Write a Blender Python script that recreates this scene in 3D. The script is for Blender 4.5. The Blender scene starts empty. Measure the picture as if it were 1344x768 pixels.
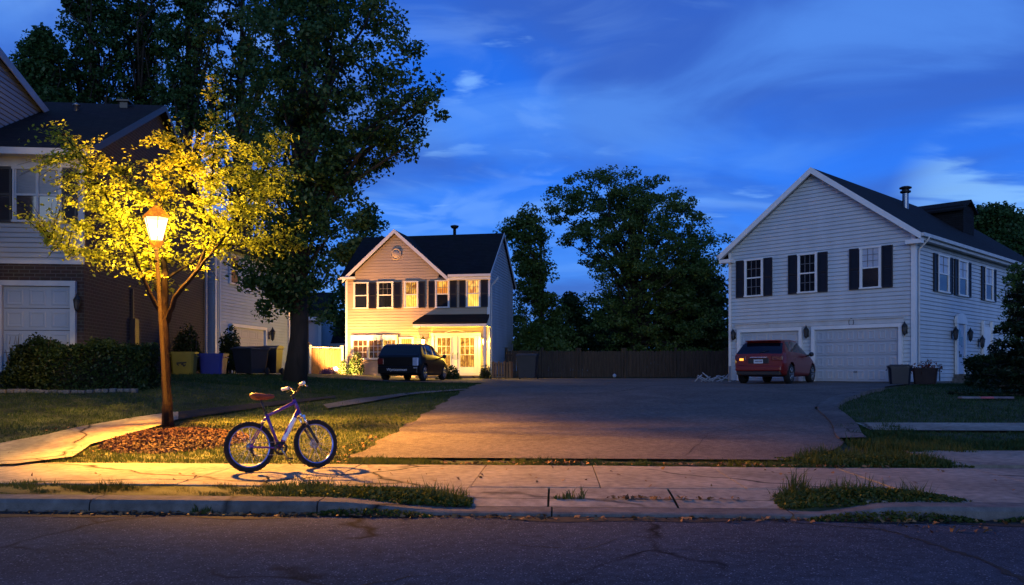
import bpy, math, random
import numpy as np
from mathutils import Vector, Matrix
random.seed(7)
S = bpy.context.scene
COL = S.collection
R = math.radians
rng = np.random.RandomState(11)

# ------------------------------------------------------------------ helpers
def tag(o, label=None, cat=None, group=None, kind=None):
    if label: o['label'] = label
    if cat: o['category'] = cat
    if group: o['group'] = group
    if kind: o['kind'] = kind
    return o

def thing(name, label, cat, loc=(0, 0, 0), rz=0.0, group=None, rx=0.0):
    o = bpy.data.objects.new(name, None)
    o.empty_display_size = 0.2
    COL.objects.link(o)
    o.location = loc
    o.rotation_euler = (rx, 0, rz)
    return tag(o, label, cat, group)

def link(name, me, mat, parent=None, label=None):
    o = bpy.data.objects.new(name, me)
    COL.objects.link(o)
    if mat is not None: me.materials.append(mat)
    if parent is not None: o.parent = parent
    if label: o['label'] = label
    return o

def arr_mesh(name, V, F, smooth=False):
    V = np.asarray(V, np.float32); F = np.asarray(F, np.int32)
    me = bpy.data.meshes.new(name)
    k = F.shape[1]
    me.vertices.add(len(V)); me.vertices.foreach_set('co', V.ravel())
    me.loops.add(F.size); me.loops.foreach_set('vertex_index', F.ravel())
    me.polygons.add(len(F))
    me.polygons.foreach_set('loop_start', np.arange(0, F.size, k, dtype=np.int32))
    try: me.polygons.foreach_set('loop_total', np.full(len(F), k, np.int32))
    except Exception: pass
    if smooth: me.polygons.foreach_set('use_smooth', np.ones(len(F), bool))
    me.update(calc_edges=True); me.validate()
    return me

class MB:
    def __init__(s): s.v = []; s.f = []; s.sm = []; s.cut = []
    def add(s, vs, fs, smooth=False):
        n = len(s.v); s.cut.append((n, len(s.f))); s.v.extend([tuple(p) for p in vs])
        for f in fs: s.f.append([n + i for i in f]); s.sm.append(smooth)
        return s
    def box(s, a, b, frame=None):
        (x0, y0, z0), (x1, y1, z1) = a, b
        vs = [(x0,y0,z0),(x1,y0,z0),(x1,y1,z0),(x0,y1,z0),(x0,y0,z1),(x1,y0,z1),(x1,y1,z1),(x0,y1,z1)]
        if frame: vs = [frame(*p) for p in vs]
        return s.add(vs, [(0,3,2,1),(4,5,6,7),(0,1,5,4),(1,2,6,5),(2,3,7,6),(3,0,4,7)])
    def quad(s, a, b, c, d): return s.add([a,b,c,d], [(0,1,2,3)])
    def poly(s, pts): return s.add(pts, [tuple(range(len(pts)))])
    def tube(s, pts, rad, n=8, caps=True, smooth=True):
        pts = [Vector(p) for p in pts]
        if not hasattr(rad, '__len__'): rad = [rad] * len(pts)
        vs = []; fs = []; prev = None
        for i, p in enumerate(pts):
            t = (pts[min(i+1, len(pts)-1)] - pts[max(i-1, 0)])
            if t.length < 1e-9: t = Vector((0,0,1))
            t.normalize()
            if prev is None:
                u = t.orthogonal().normalized()
            else:
                u = (prev - t * prev.dot(t))
                u = u.normalized() if u.length > 1e-6 else t.orthogonal().normalized()
            prev = u; w = t.cross(u)
            for k in range(n):
                a = 2 * math.pi * k / n
                vs.append(p + (u * math.cos(a) + w * math.sin(a)) * rad[i])
        for i in range(len(pts) - 1):
            for k in range(n):
                k2 = (k + 1) % n
                fs.append((i*n+k, i*n+k2, (i+1)*n+k2, (i+1)*n+k))
        s.add(vs, fs, smooth)
        if caps:
            m = len(s.v) - len(vs)
            s.f.append([m + k for k in reversed(range(n))]); s.sm.append(False)
            s.f.append([m + (len(pts)-1)*n + k for k in range(n)]); s.sm.append(False)
        return s
    def lathe(s, prof, c=(0,0,0), axis='z', n=16, smooth=True, a0=0.0):
        # prof: list of (r, h)
        vs = []; fs = []
        for r, h in prof:
            for k in range(n):
                a = a0 + 2*math.pi*k/n
                x, y = r*math.cos(a), r*math.sin(a)
                p = (x, y, h) if axis == 'z' else ((x, h, y) if axis == 'y' else (h, x, y))
                vs.append((c[0]+p[0], c[1]+p[1], c[2]+p[2]))
        for i in range(len(prof)-1):
            for k in range(n):
                k2 = (k+1) % n
                fs.append((i*n+k, i*n+k2, (i+1)*n+k2, (i+1)*n+k))
        return s.add(vs, fs, smooth)
    def torus(s, Rr, r, c=(0,0,0), axis='y', n=40, m=10, sx=1.0):
        vs = []; fs = []
        for i in range(n):
            a = 2*math.pi*i/n
            for j in range(m):
                b = 2*math.pi*j/m
                q = Rr + r*math.cos(b); h = r*sx*math.sin(b)
                p = (q*math.cos(a), h, q*math.sin(a)) if axis == 'y' else (q*math.cos(a), q*math.sin(a), h)
                vs.append((c[0]+p[0], c[1]+p[1], c[2]+p[2]))
        for i in range(n):
            for j in range(m):
                i2, j2 = (i+1) % n, (j+1) % m
                fs.append((i*m+j, i2*m+j, i2*m+j2, i*m+j2))
        return s.add(vs, fs, True)
    def xf(s, M):
        s.v = [tuple(M @ Vector(p)) for p in s.v]; return s
    def build_each(s, name, mat, parent=None):
        # every board added is an object of its own
        ends = s.cut[1:] + [(len(s.v), len(s.f))]
        for (v0, f0), (v1, f1) in zip(s.cut, ends):
            m = MB(); m.add(s.v[v0:v1], [[i - v0 for i in f] for f in s.f[f0:f1]]); m.build(name, mat, parent)
    def build(s, name, mat, parent=None, label=None, bevel=0.0):
        me = bpy.data.meshes.new(name)
        me.from_pydata(s.v, [], s.f)
        me.polygons.foreach_set('use_smooth', s.sm)
        me.update()
        import bmesh
        bm = bmesh.new(); bm.from_mesh(me); bmesh.ops.recalc_face_normals(bm, faces=bm.faces); bm.to_mesh(me); bm.free()
        o = link(name, me, mat, parent, label)
        if bevel:
            b = o.modifiers.new('edge', 'BEVEL'); b.width = bevel; b.segments = 2; b.limit_method = 'ANGLE'; b.angle_limit = R(40)
        return o

# ------------------------------------------------------------------ materials
def nodes(m):
    m.use_nodes = True
    nt = m.node_tree
    return nt, nt.nodes, nt.links

def pm(name, col, rough=0.7, var=0.2, scale=4.0, bump=0.0, bscale=None, metal=0.0, spec=0.4, stretch=(1,1,1), col2=None, detail=6):
    m = bpy.data.materials.new(name); nt, N, Lk = nodes(m)
    b = N['Principled BSDF']
    tc = N.new('ShaderNodeTexCoord'); mp = N.new('ShaderNodeMapping'); mp.inputs['Scale'].default_value = stretch
    Lk.new(tc.outputs['Object'], mp.inputs['Vector'])
    n = N.new('ShaderNodeTexNoise'); n.inputs['Scale'].default_value = scale; n.inputs['Detail'].default_value = detail
    Lk.new(mp.outputs[0], n.inputs['Vector'])
    r = N.new('ShaderNodeValToRGB')
    lo = tuple(c*(1-var) for c in col); hi = tuple(min(1, c*(1+var)) for c in (col2 or col))
    r.color_ramp.elements[0].position = 0.3; r.color_ramp.elements[1].position = 0.7
    r.color_ramp.elements[0].color = (*lo, 1); r.color_ramp.elements[1].color = (*hi, 1)
    Lk.new(n.outputs['Fac'], r.inputs['Fac']); Lk.new(r.outputs[0], b.inputs['Base Color'])
    b.inputs['Roughness'].default_value = rough; b.inputs['Metallic'].default_value = metal
    b.inputs['Specular IOR Level'].default_value = spec
    if bump:
        n2 = N.new('ShaderNodeTexNoise'); n2.inputs['Scale'].default_value = bscale or scale*6; n2.inputs['Detail'].default_value = 4
        Lk.new(mp.outputs[0], n2.inputs['Vector'])
        bp = N.new('ShaderNodeBump'); bp.inputs['Strength'].default_value = bump; bp.inputs['Distance'].default_value = 0.02
        Lk.new(n2.outputs['Fac'], bp.inputs['Height']); Lk.new(bp.outputs[0], b.inputs['Normal'])
    return m

def leafmat(name, c1, c2, trans=0.35, scale=1.5, fine=9.0):
    m = bpy.data.materials.new(name); nt, N, Lk = nodes(m)
    N.remove(N['Principled BSDF'])
    tc = N.new('ShaderNodeTexCoord')
    n = N.new('ShaderNodeTexNoise'); n.inputs['Scale'].default_value = scale; n.inputs['Detail'].default_value = 2
    n2 = N.new('ShaderNodeTexNoise'); n2.inputs['Scale'].default_value = fine; n2.inputs['Detail'].default_value = 1
    Lk.new(tc.outputs['Object'], n.inputs['Vector']); Lk.new(tc.outputs['Object'], n2.inputs['Vector'])
    mx = N.new('ShaderNodeMath'); mx.operation = 'ADD'; Lk.new(n.outputs['Fac'], mx.inputs[0]); Lk.new(n2.outputs['Fac'], mx.inputs[1])
    hf = N.new('ShaderNodeMath'); hf.operation = 'MULTIPLY'; hf.inputs[1].default_value = 0.5; Lk.new(mx.outputs[0], hf.inputs[0])
    r = N.new('ShaderNodeValToRGB'); r.color_ramp.elements[0].position = 0.35; r.color_ramp.elements[1].position = 0.65
    r.color_ramp.elements[0].color = (*c1, 1); r.color_ramp.elements[1].color = (*c2, 1)
    Lk.new(hf.outputs[0], r.inputs['Fac'])
    d = N.new('ShaderNodeBsdfDiffuse'); t = N.new('ShaderNodeBsdfTranslucent'); g = N.new('ShaderNodeBsdfGlossy')
    g.inputs['Roughness'].default_value = 0.45; g.inputs['Color'].default_value = (.5, .5, .5, 1)
    Lk.new(r.outputs[0], d.inputs[0]); Lk.new(r.outputs[0], t.inputs[0])
    m1 = N.new('ShaderNodeMixShader'); m1.inputs[0].default_value = trans; Lk.new(d.outputs[0], m1.inputs[1]); Lk.new(t.outputs[0], m1.inputs[2])
    m2 = N.new('ShaderNodeMixShader'); m2.inputs[0].default_value = 0.03; Lk.new(m1.outputs[0], m2.inputs[1]); Lk.new(g.outputs[0], m2.inputs[2])
    Lk.new(m2.outputs[0], N['Material Output'].inputs['Surface'])
    return m

def emit(name, col, st):
    m = bpy.data.materials.new(name); nt, N, Lk = nodes(m)
    b = N['Principled BSDF']; b.inputs['Base Color'].default_value = (*[min(1, c) for c in col], 1)
    b.inputs['Emission Color'].default_value = (*col, 1); b.inputs['Emission Strength'].default_value = st
    return m

def glassmat(name, col=(.01, .012, .018), rough=0.06, spec=0.9):
    m = pm(name, col, rough, .3, 2.0, 0.03, 3.0, 0, spec)
    return m

def painted_glow(name, c1, c2, st, scale=3.0, dist=2.0):
    # orange sky reflection painted as mottled warm emission, with curtain-like folds
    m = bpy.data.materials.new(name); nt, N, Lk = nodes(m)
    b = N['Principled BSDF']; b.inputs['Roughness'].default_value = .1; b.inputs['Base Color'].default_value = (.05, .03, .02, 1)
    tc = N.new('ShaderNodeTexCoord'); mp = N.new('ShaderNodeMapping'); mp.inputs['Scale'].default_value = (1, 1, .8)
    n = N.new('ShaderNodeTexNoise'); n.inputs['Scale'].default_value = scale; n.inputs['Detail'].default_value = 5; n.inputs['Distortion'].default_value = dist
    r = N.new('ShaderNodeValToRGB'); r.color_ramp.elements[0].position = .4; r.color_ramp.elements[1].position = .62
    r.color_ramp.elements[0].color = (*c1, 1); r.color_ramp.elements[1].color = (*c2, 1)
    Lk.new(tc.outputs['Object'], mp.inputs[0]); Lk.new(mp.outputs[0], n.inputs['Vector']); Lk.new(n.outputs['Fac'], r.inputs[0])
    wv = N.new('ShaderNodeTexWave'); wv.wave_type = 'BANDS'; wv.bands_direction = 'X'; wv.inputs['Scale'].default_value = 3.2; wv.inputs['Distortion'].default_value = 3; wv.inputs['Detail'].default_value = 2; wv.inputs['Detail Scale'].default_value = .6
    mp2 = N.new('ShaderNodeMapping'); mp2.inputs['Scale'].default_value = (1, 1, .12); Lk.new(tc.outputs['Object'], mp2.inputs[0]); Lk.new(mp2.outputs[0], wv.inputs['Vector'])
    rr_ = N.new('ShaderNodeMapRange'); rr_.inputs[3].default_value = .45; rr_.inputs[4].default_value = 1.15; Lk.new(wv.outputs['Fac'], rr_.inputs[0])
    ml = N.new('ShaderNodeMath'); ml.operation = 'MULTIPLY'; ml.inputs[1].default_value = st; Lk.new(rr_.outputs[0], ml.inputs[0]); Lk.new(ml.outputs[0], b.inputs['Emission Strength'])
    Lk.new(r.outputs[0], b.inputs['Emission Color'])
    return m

def brickmat(name, c1, c2, mortar):
    m = bpy.data.materials.new(name); nt, N, Lk = nodes(m); b = N['Principled BSDF']
    tc = N.new('ShaderNodeTexCoord'); sp = N.new('ShaderNodeSeparateXYZ'); cb = N.new('ShaderNodeCombineXYZ')
    ad = N.new('ShaderNodeMath'); ad.operation = 'ADD'
    Lk.new(tc.outputs['Object'], sp.inputs[0]); Lk.new(sp.outputs[0], ad.inputs[0]); Lk.new(sp.outputs[1], ad.inputs[1])
    Lk.new(ad.outputs[0], cb.inputs[0]); Lk.new(sp.outputs[2], cb.inputs[1])
    br = N.new('ShaderNodeTexBrick'); br.inputs['Scale'].default_value = 1; br.inputs['Brick Width'].default_value = .26; br.inputs['Row Height'].default_value = .095
    br.inputs['Mortar Size'].default_value = .012; br.inputs['Color1'].default_value = (*c1, 1); br.inputs['Color2'].default_value = (*c2, 1); br.inputs['Mortar'].default_value = (*mortar, 1)
    br.inputs['Mortar Smooth'].default_value = .2; br.inputs['Bias'].default_value = -.2
    Lk.new(cb.outputs[0], br.inputs['Vector'])
    n = N.new('ShaderNodeTexNoise'); n.inputs['Scale'].default_value = 3; Lk.new(tc.outputs['Object'], n.inputs['Vector'])
    mx = N.new('ShaderNodeMix'); mx.data_type = 'RGBA'; mx.blend_type = 'OVERLAY'; mx.inputs[0].default_value = .35
    Lk.new(br.outputs['Color'], mx.inputs[6]); Lk.new(n.outputs['Color'], mx.inputs[7]); Lk.new(mx.outputs[2], b.inputs['Base Color'])
    bp = N.new('ShaderNodeBump'); bp.invert = True; bp.inputs['Strength'].default_value = .6; bp.inputs['Distance'].default_value = .01
    Lk.new(br.outputs['Fac'], bp.inputs['Height']); Lk.new(bp.outputs[0], b.inputs['Normal']); b.inputs['Roughness'].default_value = .85
    return m

def shinglemat(name, col):
    m = bpy.data.materials.new(name); nt, N, Lk = nodes(m); b = N['Principled BSDF']
    tc = N.new('ShaderNodeTexCoord'); sp = N.new('ShaderNodeSeparateXYZ'); cb = N.new('ShaderNodeCombineXYZ'); ad = N.new('ShaderNodeMath')
    Lk.new(tc.outputs['Object'], sp.inputs[0]); Lk.new(sp.outputs[0], ad.inputs[0]); Lk.new(sp.outputs[1], ad.inputs[1])
    Lk.new(ad.outputs[0], cb.inputs[0]); Lk.new(sp.outputs[2], cb.inputs[1])
    br = N.new('ShaderNodeTexBrick'); br.inputs['Scale'].default_value = 1; br.inputs['Brick Width'].default_value = .3; br.inputs['Row Height'].default_value = .1
    br.inputs['Mortar Size'].default_value = .01
    br.inputs['Color1'].default_value = (*[c*.8 for c in col], 1); br.inputs['Color2'].default_value = (*[c*1.3 for c in col], 1); br.inputs['Mortar'].default_value = (*[c*.4 for c in col], 1)
    Lk.new(cb.outputs[0], br.inputs['Vector'])
    n = N.new('ShaderNodeTexNoise'); n.inputs['Scale'].default_value = 1.2; n.inputs['Detail'].default_value = 6; Lk.new(tc.outputs['Object'], n.inputs['Vector'])
    mx = N.new('ShaderNodeMix'); mx.data_type = 'RGBA'; mx.blend_type = 'MULTIPLY'; mx.inputs[0].default_value = .5
    Lk.new(br.outputs['Color'], mx.inputs[6]); Lk.new(n.outputs['Color'], mx.inputs[7]); Lk.new(mx.outputs[2], b.inputs['Base Color'])
    bp = N.new('ShaderNodeBump'); bp.invert = True; bp.inputs['Strength'].default_value = .5; bp.inputs['Distance'].default_value = .02
    Lk.new(br.outputs['Fac'], bp.inputs['Height']); Lk.new(bp.outputs[0], b.inputs['Normal']); b.inputs['Roughness'].default_value = .9
    b.inputs['Specular IOR Level'].default_value = .2
    return m

def pavemat(name, base, speck, rough=.85, cracks=0.0, stain=.35, grit=180.0, speckthr=.68, glint=0.4, grain=.12):
    """asphalt or concrete: large stains, fine aggregate, cracks"""
    m = bpy.data.materials.new(name); nt, N, Lk = nodes(m); b = N['Principled BSDF']
    tc_ = N.new('ShaderNodeTexCoord'); off = N.new('ShaderNodeMapping'); off.inputs['Location'].default_value = (sum(map(ord, name)) % 17 * 1.37, sum(map(ord, name)) % 23 * .91, 0); Lk.new(tc_.outputs['Object'], off.inputs[0])
    class tc: outputs = {'Object': off.outputs[0]}
    def noise(sc, det=4, dis=0):
        n = N.new('ShaderNodeTexNoise'); n.inputs['Scale'].default_value = sc; n.inputs['Detail'].default_value = det; n.inputs['Distortion'].default_value = dis
        Lk.new(tc.outputs['Object'], n.inputs['Vector']); return n
    big = noise(.7, 8, .6); mid = noise(9, 5); fin = noise(grit, 2)
    r = N.new('ShaderNodeValToRGB'); r.color_ramp.elements[0].position = .3; r.color_ramp.elements[1].position = .72
    r.color_ramp.elements[0].color = (*[c*(1-stain) for c in base], 1); r.color_ramp.elements[1].color = (*[c*(1+stain*.6) for c in base], 1)
    Lk.new(big.outputs['Fac'], r.inputs[0])
    r2 = N.new('ShaderNodeValToRGB'); r2.color_ramp.elements[0].color = (.72, .72, .72, 1); r2.color_ramp.elements[1].color = (1.2, 1.2, 1.2, 1)
    r2.color_ramp.elements[0].position = .3; r2.color_ramp.elements[1].position = .7
    Lk.new(mid.outputs['Fac'], r2.inputs[0])
    mu = N.new('ShaderNodeMix'); mu.data_type = 'RGBA'; mu.blend_type = 'MULTIPLY'; mu.inputs[0].default_value = 1
    Lk.new(r.outputs[0], mu.inputs[6]); Lk.new(r2.outputs[0], mu.inputs[7])
    gr_ = noise(grit*.45, 3); rg = N.new('ShaderNodeMapRange'); rg.inputs[1].default_value = .3; rg.inputs[2].default_value = .7; rg.inputs[3].default_value = 1 - grain; rg.inputs[4].default_value = 1 + grain; Lk.new(gr_.outputs['Fac'], rg.inputs[0])
    mg_ = N.new('ShaderNodeMix'); mg_.data_type = 'RGBA'; mg_.blend_type = 'MULTIPLY'; mg_.inputs[0].default_value = 1; Lk.new(mu.outputs[2], mg_.inputs[6]); Lk.new(rg.outputs[0], mg_.inputs[7]); mu = mg_
    r3 = N.new('ShaderNodeValToRGB'); r3.color_ramp.elements[0].position = speckthr; r3.color_ramp.elements[1].position = speckthr + .05
    r3.color_ramp.elements[0].color = (0, 0, 0, 1); r3.color_ramp.elements[1].color = (1, 1, 1, 1)
    vo = N.new('ShaderNodeTexVoronoi'); vo.inputs['Scale'].default_value = grit*.6; Lk.new(tc.outputs['Object'], vo.inputs['Vector'])
    Lk.new(vo.outputs['Color'], r3.inputs[0])
    mk = N.new('ShaderNodeMath'); mk.operation = 'MULTIPLY'; mk.inputs[1].default_value = glint; Lk.new(r3.outputs[0], mk.inputs[0])
    sp = N.new('ShaderNodeMix'); sp.data_type = 'RGBA'; Lk.new(mk.outputs[0], sp.inputs[0]); Lk.new(mu.outputs[2], sp.inputs[6]); sp.inputs[7].default_value = (*speck, 1)
    out = sp.outputs[2]
    if cracks:
        nz = noise(1.3, 5); va = N.new('ShaderNodeMix'); va.data_type = 'RGBA'; va.inputs[0].default_value = .35
        Lk.new(tc.outputs['Object'], va.inputs[6]); Lk.new(nz.outputs['Color'], va.inputs[7])
        v = N.new('ShaderNodeTexVoronoi'); v.feature = 'DISTANCE_TO_EDGE'; v.inputs['Scale'].default_value = cracks; Lk.new(va.outputs[2], v.inputs['Vector'])
        cr = N.new('ShaderNodeValToRGB'); cr.color_ramp.elements[0].position = .0; cr.color_ramp.elements[1].position = .011
        cr.color_ramp.elements[0].color = (1, 1, 1, 1); cr.color_ramp.elements[1].color = (0, 0, 0, 1)
        Lk.new(v.outputs['Distance'], cr.inputs[0])
        gate = N.new('ShaderNodeValToRGB'); gate.color_ramp.elements[0].position = .44; gate.color_ramp.elements[1].position = .52
        gn = noise(.45, 3); Lk.new(gn.outputs['Fac'], gate.inputs[0])
        mg = N.new('ShaderNodeMath'); mg.operation = 'MULTIPLY'; Lk.new(cr.outputs[0], mg.inputs[0]); Lk.new(gate.outputs[0], mg.inputs[1])
        dk = N.new('ShaderNodeMix'); dk.data_type = 'RGBA'; Lk.new(mg.outputs[0], dk.inputs[0]); Lk.new(out, dk.inputs[6]); dk.inputs[7].default_value = (.008, .007, .007, 1)
        out = dk.outputs[2]
    Lk.new(out, b.inputs['Base Color'])
    bp = N.new('ShaderNodeBump'); bp.inputs['Strength'].default_value = .45; bp.inputs['Distance'].default_value = .008
    Lk.new(fin.outputs['Fac'], bp.inputs['Height']); Lk.new(bp.outputs[0], b.inputs['Normal'])
    b.inputs['Roughness'].default_value = rough; b.inputs['Specular IOR Level'].default_value = .08
    return m

M = {}
M['siding'] = pm('vinyl siding', (.50, .53, .55), .55, .09, 1.1, 0, stretch=(1.6, 1.6, .35))
M['siding_cool'] = pm('siding with painted bluish sky light', (.48, .52, .56), .55, .09, 1.1, 0, stretch=(1.6, 1.6, .35))
M['siding_warm'] = pm('siding with painted lamp warmth', (.50, .39, .28), .55, .06, .8, 0)  # lamp warmth put into the front siding colour
M['siding_dusk'] = pm('siding with painted dusk shade', (.24, .27, .31), .6, .06, .8)  # dimness of the left house put into the siding colour
M['garage_dusk'] = pm('garage door with painted dusk shade', (.20, .25, .33), .5, .05, 1.5)  # white door, dusk shade put into its colour
M['bark_black'] = pm('dark bark', (.022, .018, .014), .9, .4, 8, .8, 25, stretch=(1, 1, .25))
M['trim_dusk'] = pm('white trim with painted dusk shade', (.30, .33, .38), .5, .1, 3)  # darkened bluish copy of the white trim, shade put into it
M['siding_wing'] = pm('blue white siding', (.36, .45, .56), .6, .08, 1.1)
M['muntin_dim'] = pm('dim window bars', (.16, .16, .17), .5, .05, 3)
M['trim'] = pm('white painted trim', (.72, .71, .69), .45, .05, 3)
M['trim_dull'] = pm('weathered white trim', (.5, .5, .49), .5, .12, 3)
M['garage'] = pm('garage door enamel', (.40, .42, .45), .45, .04, 1.5)
M['shutter'] = pm('dark shutter paint', (.012, .011, .016), .5, .2, 4)
M['glass'] = glassmat('dark window glass')
M['blind'] = pm('pale window blind', (.42, .45, .52), .35, .12, 5, stretch=(1, 1, 8))
M['brick'] = brickmat('dark red brick', (.016, .008, .007), (.028, .013, .011), (.05, .045, .042))
M['shingle'] = shinglemat('charcoal shingles', (.014, .014, .017))
M['shingle_brown'] = shinglemat('brown black shingles', (.024, .018, .017))
M['black'] = pm('black metal', (.01, .01, .011), .4, .2, 6, spec=.5)
M['steel'] = pm('galvanised steel', (.25, .27, .3), .35, .1, 4, metal=.8)
M['chrome'] = pm('polished alloy', (.7, .72, .76), .18, .05, 4, metal=1)
M['rubber'] = pm('tyre rubber', (.008, .008, .009), .85, .2, 30, .3)
M['asphalt'] = pavemat('street asphalt', (.056, .062, .080), (.33, .35, .41), .95, .42, .25, 170, .84, .6, grain=.5)
M['drive'] = pavemat('driveway asphalt', (.135, .115, .105), (.22, .21, .2), .9, .0, .28, 150, .78, .5, grain=.4)
M['concrete'] = pavemat('pavement concrete', (.28, .25, .205), (.2, .18, .16), .9, .35, .3, 220, .9, .3)
M['kerb'] = pavemat('kerb concrete', (.15, .14, .13), (.12, .11, .1), .9, .25, .4, 200, .85, .4)
M['edging'] = pavemat('dark edging concrete', (.13, .12, .115), (.07, .06, .06), .9, .9, .4, 200, .85, .4)
M['soil'] = pm('lawn soil and thatch', (.022, .028, .010), .95, .5, 2.2, .6, 40, col2=(.045, .055, .017))
M['dirt'] = pm('dark gutter dirt', (.022, .017, .013), .95, .4, 7, .5, 60)
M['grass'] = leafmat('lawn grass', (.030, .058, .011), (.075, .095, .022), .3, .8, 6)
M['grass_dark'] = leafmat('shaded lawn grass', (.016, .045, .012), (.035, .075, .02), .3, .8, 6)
M['weed'] = leafmat('weed leaves', (.028, .055, .010), (.075, .10, .02), .3, 2.5, 14)
M['leaf_dark'] = leafmat('dark tree leaves', (.026, .068, .020), (.058, .122, .036), .35, .5, 4)
M['leaf_mid'] = leafmat('mid green tree leaves', (.045, .095, .022), (.105, .165, .040), .38, .5, 4)
M['leaf_deep'] = leafmat('deep green leaves', (.016, .036, .011), (.036, .068, .018), .3, .5, 4)
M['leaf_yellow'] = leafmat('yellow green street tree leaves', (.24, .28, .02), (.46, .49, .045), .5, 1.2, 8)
M['needle'] = leafmat('conifer needles', (.009, .022, .010), (.022, .045, .018), .2, 1, 8)
M['hedge'] = leafmat('hedge leaves', (.018, .030, .008), (.040, .060, .014), .3, 1.2, 8)
M['bark'] = pm('grey brown bark', (.07, .055, .042), .9, .4, 8, .8, 25, stretch=(1, 1, .25))
M['bark_pale'] = pm('pale smooth bark', (.016, .012, .009), .95, .5, 9, .8, 30, spec=.08, stretch=(1, 1, .3))
M['mulch'] = pm('dark wood mulch', (.018, .008, .006), .95, .5, 14, .9, 50)
M['chip'] = pm('wood chips', (.028, .011, .008), .85, .7, 9, col2=(.085, .045, .028))
M['deadleaf'] = pm('fallen dry leaves', (.10, .045, .015), .8, .6, 6, col2=(.22, .11, .04))
M['flower'] = leafmat('purple flowers', (.06, .03, .16), (.16, .10, .35), .3, 3, 12)
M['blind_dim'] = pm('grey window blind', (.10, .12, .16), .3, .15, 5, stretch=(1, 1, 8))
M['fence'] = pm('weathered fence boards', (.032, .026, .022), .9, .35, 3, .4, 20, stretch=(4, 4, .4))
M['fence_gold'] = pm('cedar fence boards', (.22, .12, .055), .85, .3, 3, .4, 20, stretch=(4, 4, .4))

# ------------------------------------------------------------------ terrain
CAMH = 1.47
TAN = .055; PHI = math.atan(TAN); SN, CS = math.sin(PHI), math.cos(PHI)
Y0 = 8.45
def sm(a, b, x):
    t = np.clip((np.asarray(x, float) - a) / (b - a), 0, 1); return t*t*(3 - 2*t)
MIDP = np.array([(12.5, .145), (13.2, .17), (15, .27), (20, .60), (24, .86), (27, 1.0), (33, 1.04), (45, 1.10), (60, 1.2), (600, 1.45)])
LEFP = np.array([(12.5, .145), (13.5, .20), (15, .42), (20, 1.02), (23.5, 1.33), (30, 1.36), (45, 1.36), (60, 1.4), (600, 1.45)])
def vv(x, y): return np.asarray(x)*SN + (np.asarray(y) - Y0)*CS
def sv(s, v): return (s*CS + v*SN, Y0 - s*SN + v*CS)         # along the kerb, behind the kerb
def zt(x, y):
    x = np.asarray(x, float); y = np.asarray(y, float)
    yy = vv(x, y) + Y0
    w = 1 - sm(-10, -3.5, x)
    z = np.interp(yy, LEFP[:, 0], LEFP[:, 1])*w + np.interp(yy, MIDP[:, 0], MIDP[:, 1])*(1 - w)
    return z
def ground_at(px, py):
    """where the sight line through a spot of the photograph meets the ground"""
    k = (px - 672)/1100.0; t = (py - 487)/1100.0
    lo, hi = 6.0, 60.0
    for y in np.arange(6, 60, .05):
        z = CAMH - t*y
        if z <= float(zt(k*y, y)) : return (k*y, y)
    return (k*60, 60)

def grid_mesh(name, P, mat, parent=None):
    """P: rows x cols x 3 array"""
    P = np.asarray(P); r, c = P.shape[:2]
    idx = np.arange(r*c).reshape(r, c)
    F = np.stack([idx[:-1, :-1], idx[:-1, 1:], idx[1:, 1:], idx[1:, :-1]], -1).reshape(-1, 4)
    return link(name, arr_mesh(name, P.reshape(-1, 3), F, True), mat, parent)

# ground sheet: kerb frame grid
ss = np.concatenate([-np.geomspace(30, 900, 14)[::-1], np.linspace(-28, 28, 141), np.geomspace(30, 900, 14)])
vs = np.concatenate([[-300, -60, -20, -5, -.02, .15, .3, .6], np.linspace(.9, 60, 200), np.geomspace(65, 1200, 16)])
GS, GV = np.meshgrid(ss, vs)
GX, GY = sv(GS, GV)
GZ = np.where(GV < 0, -.08, np.where(GV < .25, .02, zt(GX, GY) - .03))
GZ = np.where((GV > .25) & (GV < 1.05), np.minimum(GZ, .02 + .09*np.clip((np.abs(GS - 1.0) - 1.7)/.4, 0, 1)), GZ)
tag(grid_mesh('ground', np.stack([GX, GY, GZ], -1), M['soil']), kind='structure')

# street
mb = MB(); 
for s0 in np.arange(-60, 60, 4.0):
    a, b_, c, d = sv(s0, -14), sv(s0+4, -14), sv(s0+4, -.0), sv(s0, -.0)
    mb.quad((*a, 0), (*b_, 0), (*c, 0), (*d, 0))
tag(mb.build('road', M['asphalt']), kind='structure')
# long ragged crack and patched seams
def crack(pts, w0, w1, seed, z=.004):
    rr = random.Random(seed); P = []
    for (a, b_) in zip(pts[:-1], pts[1:]):
        for t in np.linspace(0, 1, 9)[:-1]:
            P.append((a[0]+(b_[0]-a[0])*t + rr.uniform(-.03, .03), a[1]+(b_[1]-a[1])*t + rr.uniform(-.03, .03)))
    P.append(pts[-1]); n = len(P); L = []; Rr = []
    for i, p in enumerate(P):
        q0, q1 = P[max(0, i-1)], P[min(n-1, i+1)]; t = Vector((q1[0]-q0[0], q1[1]-q0[1])).normalized(); nn = (-t.y, t.x)
        w = (w0 + (w1-w0)*i/(n-1))*rr.uniform(.4, 1.3)*.5
        L.append((p[0]+nn[0]*w, p[1]+nn[1]*w, z)); Rr.append((p[0]-nn[0]*w, p[1]-nn[1]*w, z))
    return L, Rr
def road_at(px, py): y = 1100*CAMH/(py-487); return ((px-672)/1100*y, y)
mb = MB()
def add_crack(pix, w0, w1, seed):
    L, Rr = crack([road_at(*p) for p in pix], w0, w1, seed)
    for i in range(len(L)-1): mb.quad(L[i], Rr[i], Rr[i+1], L[i+1])
add_crack([(1010, 683), (1090, 690), (1160, 695), (1215, 712), (1290, 735), (1370, 775)], .02, .07, 1)
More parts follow.
